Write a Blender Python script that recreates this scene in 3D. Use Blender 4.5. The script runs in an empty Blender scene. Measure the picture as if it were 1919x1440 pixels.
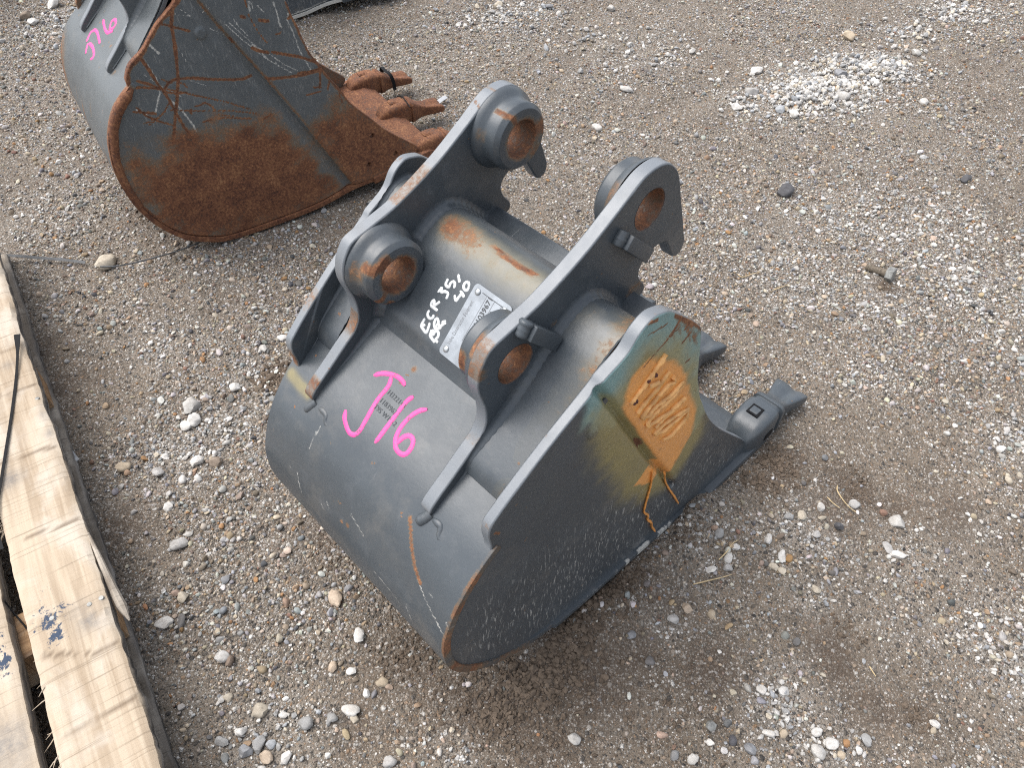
import bpy, bmesh, math, random
import numpy as np
from mathutils import Vector, Matrix
from mathutils.geometry import delaunay_2d_cdt

random.seed(7)
RNG = np.random.default_rng(11)
SC = bpy.context.scene
COL = SC.collection

# ------------------------------------------------------------------ camera
CAM_H = 1.08
PITCH = 48.482
F_PX = 1409.7            # focal length in pixels of a 1919 px wide frame
cam = bpy.data.cameras.new('camera')
cam_o = bpy.data.objects.new('camera', cam)
COL.objects.link(cam_o)
cam_o.location = (0, 0, CAM_H)
cam_o.rotation_euler = (math.radians(90 - PITCH), 0, 0)
cam.sensor_width = 36.0
cam.lens = F_PX * 36.0 / 1919.0
cam.clip_start = 0.05
cam.clip_end = 1000
SC.camera = cam_o

# ------------------------------------------------------------------ sky, sun, exposure
SUN_EL, SUN_AZ = math.radians(62), math.radians(-78)   # azimuth measured from +Y (camera forward) towards +X
world = bpy.data.worlds.new('World')
SC.world = world
world.use_nodes = True
wn = world.node_tree.nodes
wl = world.node_tree.links
wn.clear()
w_out = wn.new('ShaderNodeOutputWorld')
w_bg = wn.new('ShaderNodeBackground')
w_hsv = wn.new('ShaderNodeHueSaturation')
w_sky = wn.new('ShaderNodeTexSky')
w_sky.sky_type = 'NISHITA'
w_sky.sun_disc = False
w_sky.sun_elevation = SUN_EL
w_sky.sun_rotation = SUN_AZ
w_sky.air_density = 1.0
w_sky.dust_density = 3.0
w_sky.ozone_density = 1.0
w_hsv.inputs['Saturation'].default_value = 0.42
w_bg.inputs['Strength'].default_value = 0.125
wl.new(w_sky.outputs[0], w_hsv.inputs['Color'])
wl.new(w_hsv.outputs[0], w_bg.inputs['Color'])
wl.new(w_bg.outputs[0], w_out.inputs['Surface'])

sun = bpy.data.lights.new('sun', 'SUN')
sun.energy = 1.5
sun.angle = math.radians(60)
sun.color = (1.0, 0.965, 0.92)
sun_o = bpy.data.objects.new('sun', sun)
COL.objects.link(sun_o)
_sd = Vector((math.sin(SUN_AZ) * math.cos(SUN_EL), math.cos(SUN_AZ) * math.cos(SUN_EL), math.sin(SUN_EL)))
sun_o.rotation_euler = (-_sd).to_track_quat('-Z', 'Y').to_euler()
sun_o.location = (0, 0, 6)

SC.view_settings.view_transform = 'Standard'
SC.view_settings.look = 'None'
SC.view_settings.gamma = 1.0
SC.view_settings.exposure = 1.2
SC.view_settings.use_curve_mapping = False
SC.cycles.use_denoising = False
SC.cycles.filter_width = 1.15

# ------------------------------------------------------------------ measuring helpers
_th = math.radians(PITCH)
C_R = np.array([1, 0, 0.0])
C_F = np.array([0, math.cos(_th), -math.sin(_th)])
C_U = np.array([0, math.sin(_th), math.cos(_th)])
C_C = np.array([0, 0, CAM_H])


def ray(u, v):
    return (u - 959.5) / F_PX * C_R - (v - 720) / F_PX * C_U + C_F


def at(u, v, z=0.0):
    d = ray(u, v)
    return C_C + d * ((z - CAM_H) / d[2])


class Frame:
    """A bucket's own axes: x across the width (0 at the near side plate, negative away), y towards the mouth, z up."""

    def __init__(s, azimuth, dist):
        a = math.radians(azimuth)
        away = np.array([math.cos(a), math.sin(a), 0])
        s.ax = -away
        s.ay = np.array([away[1], -away[0], 0])
        s.o = dist * away
        s.rz = math.atan2(s.ax[1], s.ax[0])

    def world(s, p):
        return s.o + p[0] * s.ax + p[1] * s.ay + np.array([0, 0, p[2]])

    def plane(s, pts, x):
        out = []
        for u, v in pts:
            d = ray(u, v)
            t = (x - (C_C - s.o) @ s.ax) / (d @ s.ax)
            P = C_C + d * t
            out.append(((P - s.o) @ s.ay, P[2]))
        return out

    def hit(s, u, v, prof):
        """first point of the extruded profile that is met by the sight line: (x, y, z, normal_y, normal_z)"""
        d = ray(u, v)
        cy, cz, cx = (C_C - s.o) @ s.ay, CAM_H, (C_C - s.o) @ s.ax
        dy, dz, dx = d @ s.ay, d[2], d @ s.ax
        best = None
        for (y0, z0), (y1, z1) in zip(prof[:-1], prof[1:]):
            ey, ez = y1 - y0, z1 - z0
            det = dy * (-ez) + dz * ey
            if abs(det) < 1e-12:
                continue
            by, bz = y0 - cy, z0 - cz
            t = (by * (-ez) + bz * ey) / det
            q = (dy * bz - dz * by) / det
            if 0 <= q <= 1 and t > 0 and (best is None or t < best[0]):
                L = math.hypot(ey, ez)
                ny, nz = -ez / L, ey / L
                if ny * dy + nz * dz > 0:
                    ny, nz = -ny, -nz
                best = (t, cx + t * dx, cy + t * dy, cz + t * dz, ny, nz)
        return None if best is None else best[1:]


# ------------------------------------------------------------------ mesh helpers
def link(name, me, parent=None, loc=None, rz=0.0):
    o = bpy.data.objects.new(name, me)
    COL.objects.link(o)
    if parent is not None:
        o.parent = parent
    if loc is not None:
        o.location = loc
        o.rotation_euler = (0, 0, rz)
    return o


def tag(o, label=None, cat=None, group=None, kind=None):
    for k, v in (('label', label), ('category', cat), ('group', group), ('kind', kind)):
        if v:
            o[k] = v
    return o


def mesh(name, verts, faces, mat=None, attrs=None, smooth=None, colors=None):
    me = bpy.data.meshes.new(name)
    verts = np.asarray(verts, float)
    if isinstance(faces, np.ndarray):
        n, k = faces.shape
        me.vertices.add(len(verts))
        me.vertices.foreach_set('co', verts.astype(np.float32).ravel())
        me.loops.add(n * k)
        me.loops.foreach_set('vertex_index', faces.astype(np.int32).ravel())
        me.polygons.add(n)
        me.polygons.foreach_set('loop_start', np.arange(0, n * k, k, dtype=np.int32))
        me.update(calc_edges=True)
    else:
        me.from_pydata([tuple(v) for v in verts], [], faces)
        me.update()
    me.validate()
    if smooth is not None:
        me.polygons.foreach_set('use_smooth', np.ones(len(me.polygons), bool))
        if smooth < 179:
            me.set_sharp_from_angle(angle=math.radians(smooth))
    for k, a in (attrs or {}).items():
        at_ = me.attributes.new(k, 'FLOAT', 'POINT')
        at_.data.foreach_set('value', np.asarray(a, np.float32))
    if colors is not None:
        ca = me.attributes.new('tint', 'FLOAT_COLOR', 'POINT')
        c4 = np.ones((len(verts), 4), np.float32)
        c4[:, :3] = colors
        ca.data.foreach_set('color', c4.ravel())
    if mat is not None:
        me.materials.append(mat)
    return me


def bm_mesh(name, bm, mat, smooth=None):
    bmesh.ops.recalc_face_normals(bm, faces=bm.faces)
    me = bpy.data.meshes.new(name)
    bm.to_mesh(me)
    bm.free()
    if smooth is not None:
        me.polygons.foreach_set('use_smooth', np.ones(len(me.polygons), bool))
        me.set_sharp_from_angle(angle=math.radians(smooth))
    me.materials.append(mat)
    return me


def inside(poly, P):
    poly = np.asarray(poly)
    x, y = P[:, 0], P[:, 1]
    r = np.zeros(len(P), bool)
    x0, y0 = poly[:, 0], poly[:, 1]
    x1, y1 = np.roll(x0, -1), np.roll(y0, -1)
    for a, b, c, d in zip(x0, y0, x1, y1):
        if b == d:
            continue
        m = (b > y) != (d > y)
        r ^= m & (x < (c - a) * (y - b) / (d - b) + a)
    return r


def area2(p):
    p = np.asarray(p)
    q = np.roll(p, -1, 0)
    return (p[:, 0] * q[:, 1] - q[:, 0] * p[:, 1]).sum()


def resample(p, step, closed=False):
    p = np.asarray(p, float)
    if closed:
        p = np.vstack([p, p[:1]])
    L = np.r_[0, np.cumsum(np.linalg.norm(np.diff(p, axis=0), axis=1))]
    n = max(2, int(round(L[-1] / step)) + 1)
    t = np.linspace(0, L[-1], n)
    out = np.c_[tuple(np.interp(t, L, p[:, i]) for i in range(p.shape[1]))]
    return out[:-1] if closed else out


def spline(p, step, closed=False, sub=12):
    """Catmull-Rom through the points (centripetal enough for our spacing), then even spacing"""
    p = np.asarray(p, float)
    n = len(p)
    if closed:
        q = [p[(i - 1) % n] for i in range(n + 3)]
    else:
        q = [2 * p[0] - p[1]] + list(p) + [2 * p[-1] - p[-2]]
    out = []
    for i in range(len(q) - 3):
        a, b, c, d = q[i:i + 4]
        lb = np.linalg.norm(c - b)
        m1 = (c - a) / max(np.linalg.norm(c - b) + np.linalg.norm(b - a), 1e-9) * lb
        m2 = (d - b) / max(np.linalg.norm(d - c) + np.linalg.norm(c - b), 1e-9) * lb
        for s in range(sub):
            t = s / sub
            out.append((2 * t ** 3 - 3 * t ** 2 + 1) * b + (t ** 3 - 2 * t ** 2 + t) * m1 + (-2 * t ** 3 + 3 * t ** 2) * c + (t ** 3 - t ** 2) * m2)
    if not closed:
        out.append(p[-1])
    return resample(out, step, closed)


def offset_loop(p, d):
    """closed CCW loop moved inwards by d"""
    p = np.asarray(p)
    e = np.roll(p, -1, 0) - p
    e /= np.linalg.norm(e, axis=1)[:, None] + 1e-12
    n = np.c_[-e[:, 1], e[:, 0]]
    m = n + np.roll(n, 1, 0)
    m /= np.maximum((m * np.roll(n, 1, 0)).sum(1), 0.5)[:, None]
    return p + m * d


def fill2d(loops, grid=None):
    """triangles filling loops[0] minus the other loops, with optional inner grid points"""
    pts, edges = [], []
    for lp in loops:
        b = len(pts)
        pts += [tuple(q) for q in lp]
        edges += [(b + i, b + (i + 1) % len(lp)) for i in range(len(lp))]
    nb = len(pts)
    if grid is not None:
        pts += [tuple(q) for q in grid]
    v, e, f, ov, oe, of = delaunay_2d_cdt([Vector(q) for q in pts], edges, [], 0, 1e-7)
    v = np.array([(a.x, a.y) for a in v])
    f = np.array(f)
    c = v[f].mean(1)
    ok = inside(loops[0], c)
    for h in loops[1:]:
        ok &= ~inside(h, c)
    f = f[ok]
    a = v[f]
    s = (a[:, 1, 0] - a[:, 0, 0]) * (a[:, 2, 1] - a[:, 0, 1]) - (a[:, 2, 0] - a[:, 0, 0]) * (a[:, 1, 1] - a[:, 0, 1])
    f[s < 0] = f[s < 0][:, ::-1]
    f = f[np.abs(s) > 1e-12]
    return v, f, nb


def seg_dist(P, poly):
    """distance of points to a polyline, and the arc position"""
    P = np.asarray(P)
    best = np.full(len(P), 1e9)
    poly = np.asarray(poly, float)
    for a, b in zip(poly[:-1], poly[1:]):
        d = b - a
        t = np.clip(((P - a) @ d) / max(d @ d, 1e-12), 0, 1)
        best = np.minimum(best, np.linalg.norm(P - (a + t[:, None] * d), axis=1))
    return best


def poly_sd(P, poly):
    """signed distance to a polygon, positive inside"""
    d = seg_dist(P, list(poly) + [poly[0]])
    return np.where(inside(poly, P), d, -d)


def sstep(x, a, b):
    t = np.clip((x - a) / (b - a), 0, 1)
    return t * t * (3 - 2 * t)


def _hash(ix, iy, seed):
    n = (ix * 374761393 + iy * 668265263 + seed * 974634777) & 0xffffffff
    n = ((n ^ (n >> 13)) * 1274126177) & 0xffffffff
    return ((n ^ (n >> 16)) & 0xffff) / 65535.0


def vnoise(x, y, seed=0):
    x = np.asarray(x, float)
    y = np.asarray(y, float)
    ix, iy = np.floor(x).astype(np.int64), np.floor(y).astype(np.int64)
    fx, fy = x - ix, y - iy
    fx = fx * fx * (3 - 2 * fx)
    fy = fy * fy * (3 - 2 * fy)
    a, b = _hash(ix, iy, seed), _hash(ix + 1, iy, seed)
    c, d = _hash(ix, iy + 1, seed), _hash(ix + 1, iy + 1, seed)
    return (a + (b - a) * fx) * (1 - fy) + (c + (d - c) * fx) * fy


def fbm(x, y, seed=0, oct=4):
    s, a, t = 0, 1.0, 0
    for i in range(oct):
        s = s + a * vnoise(np.asarray(x) * 2 ** i + 17 * i, np.asarray(y) * 2 ** i + 31 * i, seed + i)
        t += a
        a *= 0.5
    return s / t


# ------------------------------------------------------------------ materials
def new_mat(name):
    m = bpy.data.materials.new(name)
    m.use_nodes = True
    nt = m.node_tree
    nt.nodes.clear()
    out = nt.nodes.new('ShaderNodeOutputMaterial')
    b = nt.nodes.new('ShaderNodeBsdfPrincipled')
    nt.links.new(b.outputs[0], out.inputs['Surface'])
    return m, nt, b


class NT:
    def __init__(s, nt):
        s.nt = nt

    def node(s, t, **kw):
        n = s.nt.nodes.new(t)
        for k, v in kw.items():
            setattr(n, k, v)
        return n

    def ln(s, a, b):
        s.nt.links.new(a, b)

    def setin(s, sock, v):
        if isinstance(v, bpy.types.NodeSocket):
            s.ln(v, sock)
        elif isinstance(v, tuple) and len(v) == 3 and sock.type == 'RGBA':
            sock.default_value = (*v, 1)
        else:
            sock.default_value = v

    def math(s, op, a, b=None, c=None, clamp=False):
        n = s.node('ShaderNodeMath', operation=op)
        n.use_clamp = clamp
        s.setin(n.inputs[0], a)
        if b is not None:
            s.setin(n.inputs[1], b)
        if c is not None:
            s.setin(n.inputs[2], c)
        return n.outputs[0]

    def mix(s, f, a, b, blend='MIX'):
        n = s.node('ShaderNodeMix', data_type='RGBA', blend_type=blend)
        s.setin(n.inputs[0], f)
        s.setin(n.inputs[6], a)
        s.setin(n.inputs[7], b)
        return n.outputs[2]

    def mixf(s, f, a, b):
        n = s.node('ShaderNodeMix', data_type='FLOAT')
        s.setin(n.inputs[0], f)
        s.setin(n.inputs[2], a)
        s.setin(n.inputs[3], b)
        return n.outputs[0]

    def step(s, v, a, b):
        n = s.node('ShaderNodeMapRange', interpolation_type='SMOOTHSTEP')
        s.setin(n.inputs[0], v)
        n.inputs[1].default_value = a
        n.inputs[2].default_value = b
        return n.outputs[0]

    def noise(s, vec, scale, detail=4.0, rough=0.6, dist=0.0):
        n = s.node('ShaderNodeTexNoise')
        s.ln(vec, n.inputs['Vector'])
        n.inputs['Scale'].default_value = scale
        n.inputs['Detail'].default_value = detail
        n.inputs['Roughness'].default_value = rough
        n.inputs['Distortion'].default_value = dist
        return n.outputs[0]

    def attr(s, name):
        n = s.node('ShaderNodeAttribute', attribute_name=name)
        return n

    def ramp(s, v, stops):
        n = s.node('ShaderNodeValToRGB')
        el = n.color_ramp.elements
        while len(el) > 1:
            el.remove(el[-1])
        el[0].position, el[0].color = stops[0][0], (*stops[0][1], 1)
        for p, c in stops[1:]:
            e = el.new(p)
            e.color = (*c, 1)
        s.ln(v, n.inputs[0])
        return n.outputs[0]


def steel_paint(name, base=(0.052, 0.0615, 0.070), light=(0.115, 0.125, 0.135), scuff_dir=None, rust_all=0.0, rough=0.34, clean=False):
    """worn slate-grey factory paint with rust, dust, chips and sprayed colours steered by point attributes"""
    m, nt, b = new_mat(name)
    N = NT(nt)
    tc = N.node('ShaderNodeTexCoord').outputs['Object']
    n_big = N.noise(tc, 7.0, 4, 0.6)
    n_mid = N.noise(tc, 38.0, 5, 0.65)
    n_fine = N.noise(tc, 190.0, 4, 0.7)
    n_grit = N.noise(tc, 620.0, 3, 0.7)
    col = N.mix(N.step(n_big, 0.3, 0.75), base, tuple(c * 1.22 for c in base))
    col = N.mix(N.math('MULTIPLY', N.step(n_mid, 0.52, 0.8), 0.35), col, light)
    # dull dusty film with fine grain
    col = N.mix(N.math('MULTIPLY', N.step(n_grit, 0.5, 0.75), 0.10), col, (0.2, 0.19, 0.17))
    edge = N.attr('edge').outputs['Fac']
    ed = N.step(N.math('ADD', edge, N.math('MULTIPLY', N.math('SUBTRACT', n_mid, 0.5), 0.7)), 0.35, 0.9)
    col = N.mix(N.math('MULTIPLY', ed, 0.8), col, (0.19, 0.206, 0.224))
    # sprayed colours
    for nm, c, soft in (('teal', (0.19, 0.33, 0.325), 0.5), ('ochre', (0.33, 0.265, 0.095), 0.6), ('orange', (0.82, 0.36, 0.095), 0.36)):
        a = N.attr(nm).outputs['Fac']
        a = N.step(N.math('ADD', a, N.math('MULTIPLY', N.math('SUBTRACT', n_mid, 0.5), soft * 0.55)), 0.5 - soft, 0.5 + soft)
        ga = N.math('GREATER_THAN', N.attr(nm).outputs['Fac'], 0.001)
        a = N.math('MULTIPLY', a, ga)
        cc = N.mix(N.step(n_fine, 0.3, 0.75), tuple(q * 0.86 for q in c), c)
        col = N.mix(a, col, cc)
    # pale scuffs: streaks stretched along one direction
    sc = N.attr('scuff').outputs['Fac']
    mp = N.node('ShaderNodeMapping')
    N.ln(tc, mp.inputs[0])
    if scuff_dir is not None:
        mp.inputs['Rotation'].default_value = (scuff_dir, 0, 0)
    mp.inputs['Scale'].default_value = (1, 1.0, 0.17)
    st = N.noise(mp.outputs[0], 330.0, 3, 0.6, 0.4)
    st2 = N.noise(mp.outputs[0], 130.0, 3, 0.6, 0.6)
    stm = N.math('MULTIPLY', N.step(st, 0.53, 0.66), N.step(st2, 0.40, 0.60))
    col = N.mix(N.math('MULTIPLY', stm, sc), col, (0.36, 0.36, 0.34))
    pale = N.attr('pale').outputs['Fac']
    pm = N.math('MULTIPLY', N.step(N.math('ADD', pale, N.math('MULTIPLY', N.math('SUBTRACT', n_fine, 0.5), 0.9)), 0.4, 0.8), N.math('GREATER_THAN', pale, 0.01))
    col = N.mix(pm, col, (0.50, 0.49, 0.45))
    # rust
    rust = N.attr('rust').outputs['Fac']
    chip = N.math('MULTIPLY', edge, N.math('MULTIPLY', N.step(n_mid, 0.60, 0.70), N.step(n_big, 0.45, 0.6)))
    speck = N.math('MULTIPLY', N.step(N.noise(tc, 72.0, 2, 0.5), 0.735, 0.77), 0.42)
    rust = N.math('MAXIMUM', rust, N.math('MAXIMUM', N.math('MULTIPLY', chip, 0.6), speck))
    # hairline handling scratches, in two directions
    for rz_, k_ in ((0.5, 0.0), (2.1, 3.3)):
        mq = N.node('ShaderNodeMapping')
        N.ln(tc, mq.inputs[0])
        mq.inputs['Rotation'].default_value = (rz_, rz_ * .6, rz_)
        mq.inputs['Location'].default_value = (k_, k_, 0)
        mq.inputs['Scale'].default_value = (150.0, 6.0, 6.0)
        hs = N.noise(mq.outputs[0], 1.0, 2, 0.5, 0.15)
        hm = N.math('MULTIPLY', N.step(hs, 0.735, 0.77), N.step(n_big, 0.42, 0.66))
        col = N.mix(N.math('MULTIPLY', hm, 0.6), col, (0.27, 0.28, 0.28))
    dustm = N.math('MULTIPLY', N.step(N.noise(tc, 13.0, 5, 0.7), 0.5, 0.72), 0.30)
    col = N.mix(dustm, col, (0.165, 0.155, 0.14))
    if rust_all:
        rust = N.math('ADD', rust, rust_all)
    rn = N.math('ADD', N.math('MULTIPLY', N.math('SUBTRACT', n_mid, 0.5), 0.75), N.math('MULTIPLY', N.math('SUBTRACT', n_fine, 0.5), 0.9))
    rr = N.math('ADD', rust, rn)
    rm = N.math('MULTIPLY', N.step(rr, 0.22, 0.70), N.math('GREATER_THAN', rust, 0.02))
    stain = N.math('MULTIPLY', N.step(N.math('ADD', rust, N.math('MULTIPLY', rn, 0.5)), 0.08, 0.5), N.math('GREATER_THAN', rust, 0.02))
    n_r2 = N.noise(tc, 16.0, 5, 0.7)
    rcol = N.ramp(N.math('ADD', N.math('MULTIPLY', n_fine, 0.5), N.math('ADD', N.math('MULTIPLY', n_mid, 0.25), N.math('MULTIPLY', n_r2, 0.25))),
                  [(0.37, (0.040, 0.015, 0.010)), (0.45, (0.105, 0.040, 0.020)), (0.53, (0.18, 0.074, 0.034)), (0.61, (0.28, 0.135, 0.062)), (0.70, (0.33, 0.19, 0.10))])
    col = N.mix(N.math('MULTIPLY', stain, 0.62), col, (0.175, 0.115, 0.055))
    col = N.mix(rm, col, rcol)
    N.ln(col, b.inputs['Base Color'])
    ro = N.mixf(N.step(n_mid, 0.3, 0.8), rough - 0.04, rough + 0.14)
    ro = N.mixf(rm, ro, 0.85)
    N.ln(ro, b.inputs['Roughness'])
    b.inputs['Specular IOR Level'].default_value = 0.5
    # relief
    h = N.math('ADD', N.math('MULTIPLY', n_fine, 0.35), N.math('MULTIPLY', n_mid, 0.6))
    h = N.math('ADD', h, N.math('MULTIPLY', N.math('MULTIPLY', rm, n_fine), 1.4))
    h = N.math('SUBTRACT', h, N.math('MULTIPLY', rm, 0.3))
    bp = N.node('ShaderNodeBump')
    bp.inputs['Strength'].default_value = 0.28
    bp.inputs['Distance'].default_value = 0.0016
    N.ln(h, bp.inputs['Height'])
    bv = N.node('ShaderNodeBevel')
    bv.samples = 3
    bv.inputs['Radius'].default_value = 0.0018
    N.ln(bv.outputs[0], bp.inputs['Normal'])
    N.ln(bp.outputs[0], b.inputs['Normal'])
    return m


def simple_mat(name, col, rough=0.6, var=0.25, scale=60.0, spec=0.4, metal=0.0, bump=0.3, dist=0.001):
    m, nt, b = new_mat(name)
    N = NT(nt)
    tc = N.node('ShaderNodeTexCoord').outputs['Object']
    n1 = N.noise(tc, scale, 5, 0.65)
    n2 = N.noise(tc, scale * 6, 3, 0.6)
    c = N.mix(N.step(n1, 0.3, 0.7), tuple(q * (1 - var) for q in col), tuple(min(1, q * (1 + var * 0.6)) for q in col))
    N.ln(c, b.inputs['Base Color'])
    b.inputs['Roughness'].default_value = rough
    b.inputs['Metallic'].default_value = metal
    b.inputs['Specular IOR Level'].default_value = spec
    bp = N.node('ShaderNodeBump')
    bp.inputs['Strength'].default_value = bump
    bp.inputs['Distance'].default_value = dist
    N.ln(N.math('ADD', n1, N.math('MULTIPLY', n2, 0.5)), bp.inputs['Height'])
    N.ln(bp.outputs[0], b.inputs['Normal'])
    return m


def marker_mat(name, col, under=(0.055, 0.064, 0.073)):
    """dried paint-pen ink that skipped over the rough paint below"""
    m, nt, b = new_mat(name)
    N = NT(nt)
    tc = N.node('ShaderNodeTexCoord').outputs['Object']
    n1 = N.noise(tc, 75.0, 4, 0.65)
    n2 = N.noise(tc, 420.0, 3, 0.7)
    c = N.mix(N.step(n1, 0.3, 0.7), tuple(q * .78 for q in col), col)
    k = N.math('ADD', N.math('MULTIPLY', n1, 0.55), N.math('MULTIPLY', n2, 0.45))
    c = N.mix(N.math('MULTIPLY', N.step(k, 0.545, 0.62), 0.75), c, under)
    N.ln(c, b.inputs['Base Color'])
    b.inputs['Roughness'].default_value = 0.55
    return m


def stone_mat():
    m, nt, b = new_mat('pebble_stone')
    N = NT(nt)
    geo = N.node('ShaderNodeNewGeometry').outputs['Position']
    t = N.attr('tint').outputs['Color']
    n1 = N.noise(geo, 120.0, 4, 0.65)
    n2 = N.noise(geo, 520.0, 3, 0.7)
    c = N.mix(N.step(n1, 0.32, 0.72), N.mix(1.0, t, (0.74, 0.72, 0.70), 'MULTIPLY'), t)
    c = N.mix(N.math('MULTIPLY', N.step(n2, 0.56, 0.72), 0.35), c, N.mix(1.0, t, (0.45, 0.42, 0.38), 'MULTIPLY'))
    N.ln(c, b.inputs['Base Color'])
    b.inputs['Roughness'].default_value = 0.8
    b.inputs['Specular IOR Level'].default_value = 0.35
    bp = N.node('ShaderNodeBump')
    bp.inputs['Strength'].default_value = 0.5
    bp.inputs['Distance'].default_value = 0.001
    N.ln(N.math('ADD', n1, N.math('MULTIPLY', n2, 0.6)), bp.inputs['Height'])
    N.ln(bp.outputs[0], b.inputs['Normal'])
    return m


def ground_mat():
    m, nt, b = new_mat('gravel_yard')
    N = NT(nt)
    pos = N.node('ShaderNodeNewGeometry').outputs['Position']
    big = N.noise(pos, 1.6, 4, 0.6)
    mid = N.noise(pos, 9.0, 5, 0.65)
    fine = N.noise(pos, 85.0, 5, 0.7)
    soil = N.ramp(N.math('ADD', N.math('MULTIPLY', mid, 0.6), N.math('MULTIPLY', fine, 0.4)),
                  [(0.30, (0.070, 0.054, 0.040)), (0.47, (0.140, 0.112, 0.085)), (0.62, (0.205, 0.167, 0.128)), (0.75, (0.27, 0.225, 0.175))])
    soil = N.mix(N.math('MULTIPLY', N.step(big, 0.42, 0.62), 0.45), soil, (0.215, 0.185, 0.152))
    soil = N.mix(N.math('MULTIPLY', N.attr('chalk').outputs['Fac'], 0.65), soil, (0.36, 0.335, 0.30))
    dark = N.attr('dark_soil').outputs['Fac']  # spots where the soil turns dark brown and shows fewer grains
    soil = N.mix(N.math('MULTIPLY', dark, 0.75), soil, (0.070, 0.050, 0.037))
    grav = N.attr('gravel').outputs['Fac']
    # loose grit: sand-sized grains, light and dark
    g1 = N.noise(pos, 420.0, 3, 0.75)
    g2 = N.noise(pos, 900.0, 2, 0.7)
    grit = N.math('ADD', N.math('MULTIPLY', g1, 0.6), N.math('MULTIPLY', g2, 0.4))
    soil = N.mix(N.step(grit, 0.54, 0.66), soil, N.mix(0.55, soil, (0.40, 0.36, 0.30)))
    soil = N.mix(N.step(grit, 0.46, 0.36), soil, N.mix(1.0, soil, (0.42, 0.40, 0.38), 'MULTIPLY'))
    col, hgt = soil, N.math('ADD', N.math('MULTIPLY', fine, 0.5), N.math('MULTIPLY', grit, 0.9))
    for sc_, thr, wt, lo_, hi_ in ((430.0, 0.26, 0.35, 0.62, 0.42), (235.0, 0.34, 0.6, 0.56, 0.36), (125.0, 0.54, 1.0, 0.50, 0.32)):
        v = N.node('ShaderNodeTexVoronoi')
        wv = N.node('ShaderNodeVectorMath', operation='ADD')
        wob = N.node('ShaderNodeTexNoise')
        N.ln(pos, wob.inputs['Vector'])
        wob.inputs['Scale'].default_value = sc_ * 1.3
        wob.inputs['Detail'].default_value = 1.0
        ws = N.node('ShaderNodeVectorMath', operation='SCALE')
        N.ln(wob.outputs['Color'], ws.inputs[0])
        ws.inputs['Scale'].default_value = 0.7 / sc_
        N.ln(pos, wv.inputs[0])
        N.ln(ws.outputs[0], wv.inputs[1])
        N.ln(wv.outputs[0], v.inputs['Vector'])
        v.inputs['Scale'].default_value = sc_
        v.inputs['Randomness'].default_value = 1.0
        sep = N.node('ShaderNodeSeparateColor')
        N.ln(v.outputs['Color'], sep.inputs[0])
        pc = N.ramp(sep.outputs[0], [(0.0, (0.055, 0.052, 0.05)), (0.18, (0.11, 0.098, 0.085)), (0.38, (0.20, 0.168, 0.132)), (0.54, (0.26, 0.235, 0.205)),
                                     (0.70, (0.38, 0.35, 0.31)), (0.86, (0.24, 0.15, 0.085)), (0.91, (0.56, 0.53, 0.49)), (1.0, (0.62, 0.6, 0.56))])
        pick = N.math('GREATER_THAN', N.math('ADD', sep.outputs[1], N.math('MULTIPLY', N.math('SUBTRACT', grav, 0.5), 0.5)), thr)
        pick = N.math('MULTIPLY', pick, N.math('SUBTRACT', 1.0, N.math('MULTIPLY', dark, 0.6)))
        d = v.outputs['Distance']
        k = N.math('MULTIPLY', pick, N.step(d, lo_, hi_))
        col = N.mix(k, col, pc)
        hgt = N.math('ADD', hgt, N.math('MULTIPLY', N.math('MULTIPLY', k, N.math('SUBTRACT', 0.75, d)), 2.8 * wt))
    N.ln(col, b.inputs['Base Color'])
    b.inputs['Roughness'].default_value = 0.92
    b.inputs['Specular IOR Level'].default_value = 0.25
    bp = N.node('ShaderNodeBump')
    bp.inputs['Strength'].default_value = 0.85
    bp.inputs['Distance'].default_value = 0.0028
    N.ln(hgt, bp.inputs['Height'])
    N.ln(bp.outputs[0], b.inputs['Normal'])
    return m


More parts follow.
